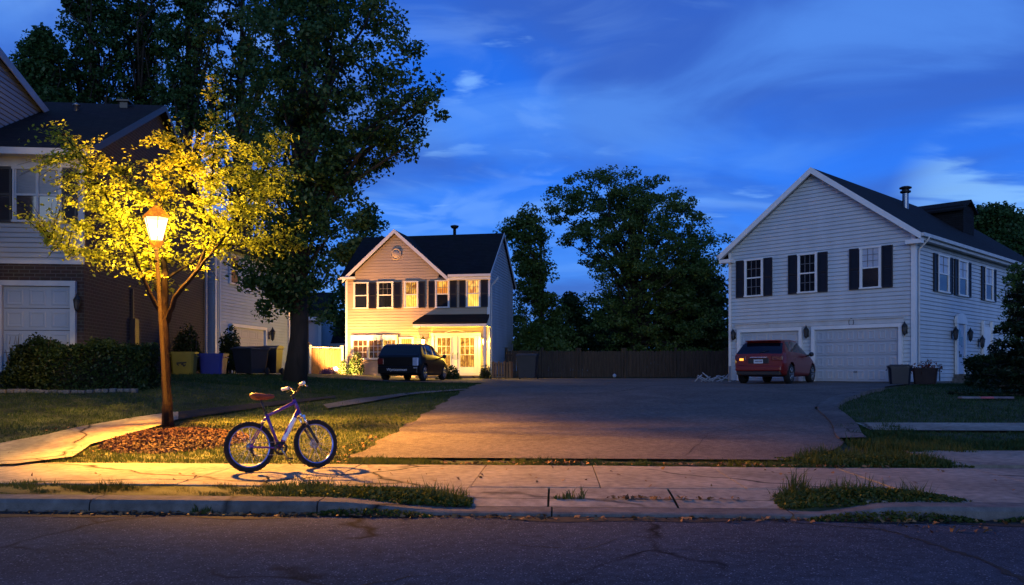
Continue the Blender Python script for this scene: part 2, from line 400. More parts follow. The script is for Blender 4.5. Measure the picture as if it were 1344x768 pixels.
add_crack([(1160, 695), (1130, 688), (1075, 684)], .015, .008, 2)
add_crack([(680, 716), (770, 721), (810, 708)], .012, .012, 3)
add_crack([(80, 722), (160, 718), (260, 712)], .012, .008, 4)
add_crack([(470, 770), (540, 757), (590, 752)], .018, .008, 5)
add_crack([(850, 720), (960, 724), (1060, 722)], .01, .008, 6)
tag(mb.build('road_crack', M['dirt']), kind='structure')

# kerb with a dropped stretch at the driveway
def kerb_h(s): return .13 - .085*float(sm(-1.9, -.6, s) - sm(3.0, 3.9, s))
mb = MB(); edges = list(np.arange(-14, 14.1, 2.4))
for a, b_ in zip(edges[:-1], edges[1:]):
    n = 8; ring = []
    for i in range(n+1):
        s = a + .008 + (b_-a-.016)*i/n; h = kerb_h(s); wob = .006*math.sin(s*5.1)
        row = [(-.0+wob, -.05), (.02+wob, h*.72), (.055+wob, h), (.32, h+.006), (.33, -.05)]
        ring.append([(*sv(s, v), z) for v, z in row])
    for i in range(n):
        for j in range(4): mb.quad(ring[i][j], ring[i+1][j], ring[i+1][j+1], ring[i][j+1])
    mb.poly(ring[0]); mb.poly(ring[-1][::-1])
tag(mb.build('kerb', M['kerb']), kind='structure')
# apron slabs between kerb and pavement at the driveway
mb = MB()
for a, b_ in [(-.95, .35), (.37, 1.7), (1.72, 3.0)]:
    P = []
    for v, z in [(.345, .05), (.66, .085)]:
        P.append([(*sv(a+.002, v), z), (*sv(b_-.002, v), z)])
    mb.quad(P[0][0], P[0][1], P[1][1], P[1][0])
    P2 = [[(*sv(a+.002, .672), .088), (*sv(b_-.002, .672), .088)], [(*sv(a+.002, 1.2), .128), (*sv(b_-.002, 1.2), .128)]]
    mb.quad(P2[0][0], P2[0][1], P2[1][1], P2[1][0])
tag(mb.build('driveway_apron', M['concrete']), kind='structure')
# pavement slabs: slightly uneven
mb = MB(); rr = random.Random(3)
def slab(s0, s1, v0, v1, z0=.12, th=.09, skew=0.0):
    t = [rr.uniform(-.007, .007) for _ in range(4)]
    q = [(s0+.006, v0), (s1-.006, v0), (s1-.006+skew, v1), (s0+.006+skew, v1)]
    top = []
    for (s, v), d in zip(q, t):
        x, y = sv(s, v); top.append((x, y, z0 + d + max(0, float(zt(x, y)) - .145)*(1 if v > 3.6 else 0)))
    bot = [(x, y, z-th) for x, y, z in top]
    mb.add(bot+top, [(4, 5, 6, 7), (0, 1, 5, 4), (1, 2, 6, 5), (2, 3, 7, 6), (3, 0, 4, 7)])
cuts = [-13, -11.2, -9.35, -7.55, -5.75, -4.05, -2.35, -.55, .95, 2.6, 4.3, 6.1, 8.1, 10.1, 12, 14]
for a, b_ in zip(cuts[:-1], cuts[1:]): slab(a, b_, 1.21, 3.42, .132)
for a, b_ in [(3.6, 6.1), (6.12, 8.1), (8.12, 10.1), (10.12, 13)]: slab(a, b_, .345, 1.195, .134)
for a, b_ in [(5.9, 8.0), (8.02, 10.6), (10.62, 13.4)]: slab(a, b_, 3.52, 5.15, .17)
tag(mb.build('pavement', M['concrete'], bevel=.004), kind='structure')

# driveway draped over the rise
LX = [(12.55, -2.45), (14, -2.35), (18, -2.0), (26, -1.3), (30.8, -1.0), (31.6, -2.5), (32.2, -6.6), (39.5, -7.2), (42, -3)]
RX = [(12.55, 4.2), (14, 5.4), (16, 6.2), (18, 6.75), (19.5, 7.05), (21.5, 8.1), (23.5, 9.6), (25.5, 11.2), (27.2, 12.6), (29, 13.7), (30.0, 14.35), (35.4, 9.0), (42, 9.0)]
ys = np.linspace(12.6, 42, 120); rows = []
lx = np.interp(ys, [p[0] for p in LX], [p[1] for p in LX]); rx = np.interp(ys, [p[0] for p in RX], [p[1] for p in RX])
for y, a, b_ in zip(ys, lx, rx):
    jit = .05*math.sin(y*3.3) + .03*math.sin(y*7.7)
    xs = np.linspace(a + jit, b_ - jit*.5, 40); yy = y - TAN*xs*float(1 - sm(13, 20, y))
    rows.append(np.stack([xs, yy, zt(xs, yy) + .012], -1))
tag(grid_mesh('driveway', np.array(rows), M['drive']), kind='structure')
mb = MB()
for pix, w0, w1, sd in [([(640, 521), (780, 517), (900, 515), (1000, 519), (1088, 520)], .03, .03, 11), ([(640, 577), (700, 580), (745, 575)], .02, .012, 12), ([(900, 600), (930, 570), (985, 560), (1060, 566)], .012, .01, 13), ([(810, 515), (850, 508), (900, 504)], .04, .03, 14), ([(520, 583), (560, 590), (600, 588)], .015, .01, 15)]:
    L, Rr = crack([ground_at(*p) for p in pix], w0, w1, sd)
    for i in range(len(L)-1): mb.quad(*[(p[0], p[1], float(zt(p[0], p[1])) + .017) for p in (L[i], Rr[i], Rr[i+1], L[i+1])])
tag(mb.build('driveway_crack', M['dirt']), kind='structure')
def in_drive(x, y):
    y = y + TAN*x*(1 - sm(13, 20, y))
    a = np.interp(y, [p[0] for p in LX], [p[1] for p in LX]); b_ = np.interp(y, [p[0] for p in RX], [p[1] for p in RX])
    return (x > a - .05) & (x < b_ + .0) & (y > 12.55) & (y < 42)
# concrete edging on the right hand bend
e = [(y, x) for y, x in RX if 14 <= y <= 25.6]; rows = []
ey = np.linspace(14.6, 25.4, 40); ex = np.interp(ey, [p[0] for p in RX], [p[1] for p in RX])
ex = np.convolve(np.pad(ex, 3, mode='edge'), np.ones(7)/7, 'valid')
mb = MB(); prev = None
for i in range(40):
    t = Vector((ex[min(i+1, 39)]-ex[max(i-1, 0)], ey[min(i+1, 39)]-ey[max(i-1, 0)])).normalized(); nn = Vector((t.y, -t.x))
    w = .42 if i < 30 else .34
    z = float(zt(ex[i], ey[i])); p = Vector((ex[i], ey[i]))
    cur = [(*(p - nn*.03), z - .05), (*(p - nn*.03), z + .045), (*(p + nn*w), z + .06), (*(p + nn*(w+.01)), z - .05)]
    if prev:
        for j in range(3): mb.quad(prev[j], prev[j+1], cur[j+1], cur[j])
    prev = cur
tag(mb.build('driveway_edging', M['edging']), kind='structure')

def strip(name, up, lo, mat, n=6, dz=.02):
    """a path draped on the ground between two edges"""
    U = [ground_at(*p) for p in up]; Lw = [ground_at(*p) for p in lo]; rows = []
    m = len(U)
    for i in range(m-1):
        for t in np.linspace(0, 1, 7)[:-1]:
            a = np.array(U[i])*(1-t) + np.array(U[i+1])*t; b_ = np.array(Lw[i])*(1-t) + np.array(Lw[i+1])*t
            rows.append([a*(1-k) + b_*k for k in np.linspace(0, 1, n)])
    rows.append([np.array(U[-1])*(1-k) + np.array(Lw[-1])*k for k in np.linspace(0, 1, n)])
    A = np.array(rows); Z = zt(A[..., 0], A[..., 1]) + dz
    o = grid_mesh(name, np.concatenate([A, Z[..., None]], -1), mat); tag(o, kind='structure')
    return np.array(U + Lw[::-1])
walk = strip('garden_path', [(-80, 604), (0, 584), (60, 572), (110, 561), (180, 549), (226, 542.5), (234, 541.5)],
             [(-80, 613), (20, 611), (95, 601), (118, 585), (196, 564), (222, 556), (234, 552)], M['concrete'], dz=.022)
walk2 = strip('dirt_path', [(234, 541.5), (264, 538), (320, 532), (380, 526), (440, 520)], [(234, 552), (264, 547), (320, 539), (380, 530), (440, 522.5)], M['dirt'], dz=.015)
walk3 = strip('stepping_path', [(424, 532), (470, 524), (530, 517), (610, 511)], [(430, 537), (486, 528), (536, 519), (616, 512)], M['kerb'], dz=.02)
pathR = np.array([(6.75, 15.75), (9, 15.6), (14.5, 15.3), (14.5, 16.5), (9, 16.75), (6.9, 16.85)])
mb = MB()
for a, b_ in [(0, 1), (1, 2)]:
    q = [pathR[a], pathR[b_], pathR[5-b_], pathR[5-a]]
    for i in range(6):
        for j in range(3):
            f = lambda u, v: (np.array(q[0])*(1-u)+np.array(q[1])*u)*(1-v) + (np.array(q[3])*(1-u)+np.array(q[2])*u)*v
            pts = [f(i/6, j/3), f((i+1)/6, j/3), f((i+1)/6, (j+1)/3), f(i/6, (j+1)/3)]
            mb.quad(*[(p[0], p[1], float(zt(p[0], p[1])) + .02) for p in pts])
tag(mb.build('front_walk', M['concrete']), kind='structure')

def inpoly(x, y, P):
    c = np.zeros(len(x), bool); n = len(P); j = n-1
    for i in range(n):
        xi, yi = P[i]; xj, yj = P[j]
        c ^= ((yi > y) != (yj > y)) & (x < (xj-xi)*(y-yi)/(yj-yi+1e-12) + xi); j = i
    return c
MUL = (-5.9, 14.75, 1.2, 1.35)
def in_mulch(x, y, k=1.0): return ((x-MUL[0])/MUL[2])**2 + ((y-MUL[1])/MUL[3])**2 < k

# ------------------------------------------------------------------ grass, weeds, mulch, litter (nobody could count them)
def blades(name, X, Y, Z, h0, h1, w, mat, lean=.5, seed=0, parent=None):
    r = np.random.RandomState(seed); n = len(X); a = r.uniform(0, 2*np.pi, n); h = r.uniform(h0, h1, n)*(.7 + .6*r.rand(n)**2)
    h = h*np.clip(.85 + .45*np.sin(X*2.9 + 1.3*np.sin(Y*3.7)) * np.sin(Y*3.1 + np.sin(X*5.3)) + .25*np.sin(X*11 + Y*13), .35, 1.7)
    d = np.stack([np.cos(a), np.sin(a)], -1); b = r.uniform(0, 2*np.pi, n); l = h*lean*r.rand(n)
    base = np.stack([X, Y, Z - .005], -1)
    p0 = base.copy(); p0[:, :2] += d*w*.5; p1 = base.copy(); p1[:, :2] -= d*w*.5
    tip = base.copy(); tip[:, 0] += np.cos(b)*l; tip[:, 1] += np.sin(b)*l; tip[:, 2] += h
    mid0 = base.copy(); mid0[:, 0] += np.cos(b)*l*.3; mid0[:, 1] += np.sin(b)*l*.3; mid0[:, 2] += h*.55; mid1 = mid0.copy()
    mid0[:, :2] += d*w*.4; mid1[:, :2] -= d*w*.4
    V = np.stack([p0, p1, mid1, mid0, tip], 1).reshape(-1, 3); i = np.arange(n)*5
    F = np.concatenate([np.stack([i, i+1, i+2], -1), np.stack([i, i+2, i+3], -1), np.stack([i+3, i+2, i+4], -1)])
    return link(name, arr_mesh(name, V, F), mat, parent)

def lawn(name, label, x0, x1, y0, y1, n, h0, h1, w, mat, keep, seed):
    r = np.random.RandomState(seed); x = r.uniform(x0, x1, n); y = y0 + (y1-y0)*r.rand(n)**1.35
    k = keep(x, y); x, y = x[k], y[k]
    o = blades(name, x, y, zt(x, y) - .02, h0, h1, w, mat, .9, seed); tag(o, label, 'grass', kind='stuff'); return o
def keepL(x, y):
    v = vv(x, y)
    return (v > 3.5) & ~in_drive(x - .10*np.abs(np.sin(y*4.3+np.sin(y*11))), y) & ~inpoly(x + .10*np.sin(y*9.1+x*7), y + .10*np.sin(x*8.3+y*17), walk) & ~((inpoly(x, y, walk3) | inpoly(x, y, walk2)) & (np.sin(x*37.1+y*91.7)*.5+.5 > .10)) & ~in_mulch(x, y, 1.0)
lawn('lawn_grass', 'mown grass of the left lawn around the lit street tree', -14, -1.2, 11.5, 24, 120000, .03, .075, .011, M['grass'], keepL, 1)
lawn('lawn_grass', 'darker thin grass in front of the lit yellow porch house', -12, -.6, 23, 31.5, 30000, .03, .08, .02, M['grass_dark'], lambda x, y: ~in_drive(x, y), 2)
def keepR(x, y):
    v = vv(x, y); b_ = np.interp(y, [p[0] for p in RX], [p[1] for p in RX]) + .45
    return (x > b_ - .12*np.abs(np.sin(y*5.1))) & (v > 5.2) & ~inpoly(x, y, pathR)
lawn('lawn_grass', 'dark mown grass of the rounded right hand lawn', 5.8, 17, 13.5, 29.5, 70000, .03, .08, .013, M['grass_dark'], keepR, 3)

def vstrip(name, label, s0, s1, vfun, n, h0, h1, w, mat, seed, z=None, lean=.7):
    r = np.random.RandomState(seed); s = s0 + (s1-s0)*(r.beta(1.5, 1.5, n) if name == 'kerb_grass' else r.rand(n)); u = r.rand(n)
    v = np.array([vfun(a)[0] + (vfun(a)[1]-vfun(a)[0])*b for a, b in zip(s, u)])
    x, y = sv(s, v); zz = np.full(n, z) if z is not None else zt(x, y) - .02
    o = blades(name, np.array(x), np.array(y), zz, h0, h1, w, mat, lean, seed); tag(o, label, 'grass', kind='stuff'); return o
wob = lambda s, a, b: (a + .05*math.sin(s*2.3) + .03*math.sin(s*6.1), b + .05*math.sin(s*3.1+1) + .03*math.sin(s*7.3))
vstrip('verge_grass', 'thin ragged grass between the lit left pavement and the kerb', -12, -2.2, lambda s: wob(s, .45, 1.22), 20000, .04, .10, .012, M['grass'], 4, .085)
vstrip('verge_grass', 'grass line between pavement and driveway with dead leaves', -2.6, 4.3, lambda s: wob(s, 3.42, 3.78), 5000, .035, .09, .012, M['grass'], 5)

def leaf_quads(C, size, r, up=.5, aspect=.6, droop=None):
    """rhombic leaves: centres C (N,3)"""
    n = len(C); nrm = r.normal(size=(n, 3)); nrm[:, 2] += up*2; nrm /= np.linalg.norm(nrm, axis=1)[:, None]
    t = r.normal(size=(n, 3)); t -= nrm*(t*nrm).sum(1)[:, None]; t /= np.linalg.norm(t, axis=1)[:, None] + 1e-9
    b = np.cross(nrm, t); s = (size*(.65 + .7*r.rand(n)))[:, None]
    c = C + nrm*s*.12
    V = np.stack([C - t*s*.5, c + b*s*aspect*.5 - t*s*.05, C + t*s*.5, c - b*s*aspect*.5 - t*s*.05], 1).reshape(-1, 3)
    F = np.arange(n*4).reshape(-1, 4)
    return V, F

def weeds(name, label, s0, s1, vfun, n, hmax, size, seed, z=None, cat='weeds'):
    r = np.random.RandomState(seed); s = r.uniform(s0, s1, n); u = r.rand(n)
    rng_ = [vfun(a) for a in s]
    v = np.array([a[0] + (a[1]-a[0])*k for a, k in zip(rng_, u)])
    prof = np.sin(np.clip((s-s0)/(s1-s0), 0, 1)*np.pi)**.6*np.sin(np.clip(u, .02, .98)*np.pi)**.5
    x, y = sv(s, v); zz = (np.full(n, z) if z is not None else zt(x, y)) + hmax*prof*r.rand(n)**.6
    V, F = leaf_quads(np.stack([x, y, zz], -1), size, r, .5, .55)
    o = link(name, arr_mesh(name, V, F), M['weed']); tag(o, label, cat, kind='stuff')
    return o
# low weeds spilling over the kerb
weeds('kerb_weeds', 'mound of leafy weeds spilling over the kerb in front of the bicycle', -2.75, -.45, lambda s: (.22, 1.02 - .35*max(0, (s+1.4))), 5500, .13, .05, 21, .07)
vstrip('kerb_grass', 'tufts of grass growing through the weeds in front of the bicycle', -2.9, -.5, lambda s: (.35, 1.1 - .35*max(0, (s+1.4))), 2500, .08, .18, .012, M['grass'], 22, .07)
weeds('kerb_weeds', 'long mound of leafy weeds over the right hand kerb', 2.75, 4.85, lambda s: (.25, 1.15 - .6*max(0, s-3.9)), 7000, .15, .05, 23, .07)
vstrip('kerb_grass', 'tall grass tufts on the right hand kerb mound', 2.8, 4.4, lambda s: (.5, 1.35 - .6*max(0, s-3.7)), 2000, .07, .19, .012, M['grass'], 24, .07)
vstrip('kerb_grass', 'bright clump of long grass at the right corner of the driveway', 4.0, 6.0, lambda s: (3.45, 4.6), 6500, .08, .19, .013, M['grass'], 25)
weeds('kerb_weeds', 'leafy weeds at the right corner of the driveway', 3.7, 6.2, lambda s: (3.4, 4.4), 3500, .12, .045, 26)
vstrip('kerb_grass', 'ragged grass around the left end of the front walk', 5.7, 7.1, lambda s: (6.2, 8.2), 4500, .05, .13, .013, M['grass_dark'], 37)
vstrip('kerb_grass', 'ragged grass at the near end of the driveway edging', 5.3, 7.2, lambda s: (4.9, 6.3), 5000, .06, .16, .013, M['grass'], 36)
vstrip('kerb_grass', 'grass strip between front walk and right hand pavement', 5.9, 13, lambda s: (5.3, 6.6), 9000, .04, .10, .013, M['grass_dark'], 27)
weeds('gutter_weeds', 'small weeds in the gutter below the right hand kerb mound', 2.9, 4.6, lambda s: (-.12, .02), 900, .10, .04, 28, .0)
weeds('gutter_weeds', 'sparse weeds in the gutter at the far right kerb', 4.7, 6.5, lambda s: (-.10, .02), 700, .08, .04, 29, .0)
weeds('gutter_weeds', 'small weeds at the kerb foot in front of the bicycle', -2.1, -.8, lambda s: (-.1, .02), 500, .08, .04, 30, .0)
for a, b_, sd, lb in [(.42, .75, 31, 'weed sprouting from the pavement joint at the driveway'), (-3.3, -3.0, 32, 'little pale weed in the gutter under the bicycle'), (3.0, 3.25, 33, 'tall spiky weed at the edge of the right hand kerb mound')]:
    vf = (lambda s: (.62, .74)) if sd == 31 else ((lambda s: (-.06, .02)) if sd == 32 else (lambda s: (1.0, 1.25)))
    vstrip('weed_tuft', lb, a, b_, vf, 120, .05, .12 if sd != 33 else .34, .012, M['grass'], sd, .0 if sd == 32 else .09)

# mulch bed
mb = MB(); n = 28; rings = 6; P = []
for i in range(rings+1):
    row = []
    for k in range(n):
        a = 2*math.pi*k/n; q = i/rings; wv = 1 + .06*math.sin(3*a+1) + .04*math.sin(7*a)
        x, y = MUL[0] + MUL[2]*q*wv*math.cos(a), MUL[1] + MUL[3]*q*wv*math.sin(a)
        row.append((x, y, float(zt(x, y)) - .04 + .10*(1-q**2.5)))
    P.append(row)
for i in range(rings):
    for k in range(n): mb.add([P[i][k], P[i][(k+1) % n], P[i+1][(k+1) % n], P[i+1][k]], [(0, 1, 2, 3)], True)
tag(mb.build('mulch_bed', M['mulch']), kind='structure')
r = np.random.RandomState(8); a = r.uniform(0, 2*np.pi, 5000); q = np.sqrt(r.rand(5000))*1.02
x = MUL[0] + MUL[2]*q*np.cos(a); y = MUL[1] + MUL[3]*q*np.sin(a)
V, F = leaf_quads(np.stack([x, y, zt(x, y) - .03 + .10*(1-q**2.5) + .02*r.rand(5000)], -1), .07, r, .35, .38)
tag(link('wood_chips', arr_mesh('wood_chips', V, F), M['chip']), 'loose brown wood chips heaped on the bed under the street tree', 'mulch', kind='stuff')

# fallen leaves along gutter, joints and lawn edges
r = np.random.RandomState(9); C = []
def scat(n, s0, s1, v0, v1, z, pw=1.0):
    s = r.uniform(s0, s1, n); v = v0 + (v1-v0)*r.rand(n)**pw; x, y = sv(s, v)
    zz = np.full(n, z) if z is not None else zt(x, y)
    C.append(np.stack([x, y, zz + .012*r.rand(n)], -1))
scat(420, -9, 7, -.22, .0, .008, .6); scat(160, -1.2, 3.2, 3.42, 3.75, None); scat(60, 1.0, 2.4, .62, .72, .10)
scat(80, -8, 6, 1.2, 3.4, .14); scat(130, -4.6, -1.0, -.15, .02, .01); scat(70, 3.0, 5.4, 3.3, 3.6, .15)
scat(25, 3.7, 4.5, -.7, -.25, .006); scat(150, -9, -6.5, 3.9, 7.2, None); scat(60, -3.3, -2.5, 3.5, 7, None); scat(40, .3, .9, 3.4, 3.7, .17)
C = np.concatenate(C); V, F = leaf_quads(C, .06, r, 1.2, .7)
tag(link('fallen_leaves', arr_mesh('fallen_leaves', V, F), M['deadleaf']), 'dry brown leaves scattered along gutter and pavement joints', 'leaf litter', kind='stuff')
# dirt swept against the left kerb
mb = MB(); prev = None
for s in np.arange(-11, 7.01, .15):
    w = .16 + .10*math.sin(s*1.7) + .06*math.sin(s*4.1) + (.32*float(1 - sm(-5.5, -3.0, s))) 
    a, b_ = sv(s, -max(.05, w)), sv(s, .0)
    cur = ((*a, .0045), (*b_, .007))
    if prev: mb.quad(prev[0], cur[0], cur[1], prev[1])
    prev = cur
tag(mb.build('gutter_dirt', M['dirt']), kind='structure')
# soil showing under the verge
mb = MB(); prev = None
for s in np.arange(-13, 13.01, .4):
    if -1.0 < s: prev = None; continue
    cur = ((*sv(s, .33), .10), (*sv(s, 1.22), .105))
    if prev: mb.quad(prev[0], cur[0], cur[1], prev[1])
    prev = cur
tag(mb.build('verge_soil', M['soil']), kind='structure')
#HOUSES
# ------------------------------------------------------------------ houses
class Wall:
    def __init__(s, p0, p1):
        s.p0 = Vector(p0); s.d = (Vector(p1) - Vector(p0)); s.L = s.d.length; s.d.normalize(); s.n = Vector((s.d.y, -s.d.x))
    def __call__(s, u, o, z):            # along, outward, up
        p = s.p0 + s.d*u + s.n*o; return (p.x, p.y, z)

def siding(mb, wall, u0, u1, z0, z1, clip=None, course=.15):
    """lapped boards: each course tilts out to its lower edge"""
    z = z0
    while z < z1 - 1e-4:
        zb = min(z + course, z1)
        a0, b0 = (clip(z) if clip else (u0, u1)); a1, b1 = (clip(zb) if clip else (u0, u1))
        g = min(.026, (zb-z)*.3); zg = zb - g; k = g/(zb-z); a2, b2 = a1 + (a0-a1)*k, b1 + (b0-b1)*k
        mb.quad(wall(a0, .002, z), wall(b0, .002, z), wall(b2, -.012, zg), wall(a2, -.012, zg)); mb.quad(wall(a2, -.012, zg), wall(b2, -.012, zg), wall(b2, -.046, zg), wall(a2, -.046, zg))
        mb.quad(wall(a2, -.046, zg), wall(b2, -.046, zg), wall(b1, -.046, zb), wall(a1, -.046, zb)); mb.quad(wall(a0, -.046, z), wall(b0, -.046, z), wall(b0, .002, z), wall(a0, .002, z))
        z = zb
    return mb
def flat(mb, wall, u0, u1, z0, z1, o=0.0):
    mb.quad(wall(u0, o, z0), wall(u1, o, z0), wall(u1, o, z1), wall(u0, o, z1)); return mb
def fbox(mb, wall, u0, u1, z0, z1, o0, o1):
    return mb.box((u0, o0, z0), (u1, o1, z1), lambda u, o, z: wall(u, o, z))

def window(root, wall, u0, u1, z0, z1, top=None, bot=None, grid=(3, 2), gridbot=None, fw=.06, frame='trim', sashes=1, label=None):
    mb = MB()
    for a in ((u0, u0+fw), (u1-fw, u1)): fbox(mb, wall, a[0], a[1], z0+fw, z1-fw, .0, .075)
    fbox(mb, wall, u0-.02, u1+.02, z0, z0+fw, .0, .095); fbox(mb, wall, u0-.02, u1+.02, z1-fw, z1, .0, .085)
    zm = (z0+z1)/2
    w = mb.build('window', M[frame], root, label)
    n = sashes; us = [u0 + fw + (u1-u0-2*fw)*i/n for i in range(n+1)]
    sm_ = MB(); pt = MB(); pb = MB(); mu = MB()
    for i in range(n):
        a, b_ = us[i], us[i+1]
        fbox(sm_, wall, a+.001, b_-.001, zm-.025, zm+.025, .025, .062)
        for q in ((a+.001, a+.035), (b_-.035, b_-.001)): fbox(sm_, wall, q[0], q[1], z0+fw+.001, z1-fw-.001, .027, .058)
        flat(pt, wall, a+.036, b_-.036, zm+.026, z1-fw-.002, .034); flat(pb, wall, a+.036, b_-.036, z0+fw+.002, zm-.026, .03)
        for (g, za, zb) in ((grid, zm+.026, z1-fw-.002), (gridbot or (0, 0), z0+fw+.002, zm-.026)):
            for k in range(1, g[0]):
                x = a+.036 + (b_-a-.072)*k/g[0]; fbox(mu, wall, x-.009, x+.009, za, zb, .036, .05)
            for k in range(1, g[1]):
                z = za + (zb-za)*k/g[1]; fbox(mu, wall, a+.037, b_-.037, z-.009, z+.009, .038, .052)
    sm_.build('sash', M[frame], w)
    pt.build('pane', M[top or 'glass'], w); pb.build('pane', M[bot or 'glass'], w)
    if mu.v: mu.build('muntin', M['muntin_dim'], w)
    return w

def shutter(root, wall, u0, u1, z0, z1):
    mb = MB(); fw = .05
    for a in ((u0, u0+fw), (u1-fw, u1)): fbox(mb, wall, a[0], a[1], z0, z1, .004, .06)
    for a in ((z0, z0+fw), ((z0+z1)/2-fw/2, (z0+z1)/2+fw/2), (z1-fw, z1)): fbox(mb, wall, u0+fw, u1-fw, a[0], a[1], .004, .057)
    z = z0+fw
    while z < z1-fw-.05:
        if abs(z+.025 - (z0+z1)/2) > fw: mb.quad(wall(u0+fw, .05, z), wall(u1-fw, .05, z), wall(u1-fw, .03, z+.055), wall(u0+fw, .03, z+.055))
        z += .055
    fbox(mb, wall, u0+fw, u1-fw, z0+fw, z1-fw, .004, .027)
    return mb.build('shutter', M['shutter'], root)

def garage_door(root, wall, u0, u1, z0, z1, rows=4, cols=4, mat='garage', frame='trim'):
    mb = MB(); rh = (z1-z0)/rows; cw = (u1-u0)/cols
    for i in range(rows):
        za, zb = z0 + rh*i + .008, z0 + rh*(i+1) - .008
        fbox(mb, wall, u0, u1, za, zb, .004, .035)
        for k in range(cols):
            a, b_ = u0 + cw*k + .07, u0 + cw*(k+1) - .07
            f = lambda q: (q[0], q[1], q[2])
            pts = lambda d, o: [wall(a+d, o, za+.07+d), wall(b_-d, o, za+.07+d), wall(b_-d, o, zb-.07-d), wall(a+d, o, zb-.07-d)]
            P0, P1, P2, P3 = pts(0, .0365), pts(.02, .047), pts(.05, .047), pts(.07, .037)
            for A, B in ((P0, P1), (P1, P2), (P2, P3)):
                for j in range(4): mb.quad(A[j], A[(j+1) % 4], B[(j+1) % 4], B[j])
            mb.poly(P3)
    d = mb.build('garage_door', M[mat], root)
    h = MB(); fbox(h, wall, (u0+u1)/2-.07, (u0+u1)/2+.07, z0+.35, z0+.38, .036, .07); h.build('handle', M['black'], d)
    t = MB()
    for a in ((u0-.13, u0-.004), (u1+.004, u1+.13)): fbox(t, wall, a[0], a[1], z0, z1+.14, .002, .13)
    fbox(t, wall, u0-.003, u1+.003, z1+.004, z1+.14, .002, .127)
    t.build('door_frame', M[frame], root)
    return d

def wall_lamp(root, wall, u, z, s=1.0, lit=None):
    mb = MB(); c = wall(u, .14*s, z)
    fbox(mb, wall, u-.05*s, u+.05*s, z-.13*s, z+.13*s, .024, .045)
    mb.tube([wall(u, .04, z+.02), wall(u, .10*s, z+.14*s), wall(u, .14*s, z+.21*s)], .012, 6)
    mb.lathe([(.0, z+.29*s), (.015*s, z+.26*s), (.03*s, z+.22*s), (.095*s, z+.13*s), (.10*s, z+.11*s), (.0, z+.11*s)], (c[0], c[1], 0), n=6)
    for k in range(6):
        a = 2*math.pi*k/6
        mb.tube([(c[0]+.085*s*math.cos(a), c[1]+.085*s*math.sin(a), z+.115*s), (c[0]+.055*s*math.cos(a), c[1]+.055*s*math.sin(a), z-.12*s)], .009, 4)
    mb.lathe([(.0, z-.11*s), (.062*s, z-.11*s), (.06*s, z-.14*s), (.025*s, z-.17*s), (.0, z-.21*s)], (c[0], c[1], 0), n=6)
    o = mb.build('wall_lamp', M['black'], root)
    g = MB(); g.lathe([(.074*s, z+.105*s), (.047*s, z-.108*s)], (c[0], c[1], 0), n=6)
    g.build('lamp_glass', M[lit or 'lampglass'], o)
    return o
M['lampglass'] = glassmat('unlit lamp glass', (.08, .08, .08), .2, .6)
M['porchglow'] = emit('porch lamp glass', (1, .62, .2), 14)

def roof_slab(mb, a, b_, c, d, th=.12):
    """a,b eave; c,d ridge (a-d, b-c rake edges); thickened below"""
    t = [Vector(p) for p in (a, b_, c, d)]; bt = [p - Vector((0, 0, th)) for p in t]
    mb.add(t + bt, [(0, 1, 2, 3), (4, 7, 6, 5), (0, 4, 5, 1), (1, 5, 6, 2), (2, 6, 7, 3), (3, 7, 4, 0)])
def beam(mb, a, b_, w, h, side):
    """board along a-b; side = horizontal thickness dir (outwards), hangs down by h"""
    a, b_ = Vector(a), Vector(b_); s = Vector(side)*w; dn = Vector((0, 0, -h))
    mb.add([a, b_, b_+dn, a+dn, a+s, b_+s, b_+s+dn, a+s+dn], [(0, 1, 2, 3), (4, 7, 6, 5), (0, 4, 5, 1), (1, 5, 6, 2), (2, 6, 7, 3), (3, 7, 4, 0)])
def downspout(root, wall, u, z0, z1, mat='trim_dull'):
    mb = MB(); mb.tube([wall(u, .42, z1+.05), wall(u, .40, z1-.05), wall(u, .09, z1-.38), wall(u, .075, z1-.6), wall(u, .075, z0+.3), wall(u, .09, z0+.14), wall(u, .35, z0+.06)], .042, 6)
    return mb.build('downspout', M[mat], root)

# ---- right hand house: gable end with two garage doors
HR = thing('house', 'large pale sided house on the right with two garage doors and dark shutters', 'house', (9.2, 35.5, 1.04), R(-45.6))
W, D, E, RZ = 7.53, 17.5, 5.42, 8.2
F = Wall((0, 0), (W, 0)); SD = Wall((W, 0), (W, D))
mid = W/2; slope = (RZ-E)/mid
def gclip(z): return (0, W) if z <= E else (min(mid, (z-E)/slope), max(mid, W-(z-E)/slope))
mb = siding(MB(), F, 0, W, .04, RZ, gclip); mb.build('wall', M['siding'], HR)
mb = siding(MB(), SD, 0, D, .04, E); mb.build('wall', M['siding'], HR)
mb = MB(); mb.quad((0, 0, 0), (0, D, 0), (0, D, E), (0, 0, E)); mb.poly([(0, D, 0), (W, D, 0), (W, D, E), (mid, D, RZ), (0, D, E)]); mb.build('wall', M['siding'], HR)
mb = MB(); mb.box((0.0, .0, -.5), (W, D, .04)); mb.xf(Matrix.Identity(4)); mb.build('foundation', M['kerb'], HR)
o_ = .32; oz = slope*o_
rf = MB(); roof_slab(rf, (W+o_, -.28, E-oz+.15), (W+o_, D+.3, E-oz+.15), (mid, D+.3, RZ+.15), (mid, -.28, RZ+.15)); roof_slab(rf, (-o_, D+.3, E-oz+.15), (-o_, -.28, E-oz+.15), (mid, -.28, RZ+.15), (mid, D+.3, RZ+.15))
roof = rf.build('roof', M['shingle'], HR)
vp = MB(); vc = (mid + 1.1, 6.3); zb = RZ - slope*1.1
vp.lathe([(.13, zb-.1), (.13, zb+.75)], (*vc, 0), n=14); vp.build('chimney_pipe', M['steel'], roof)
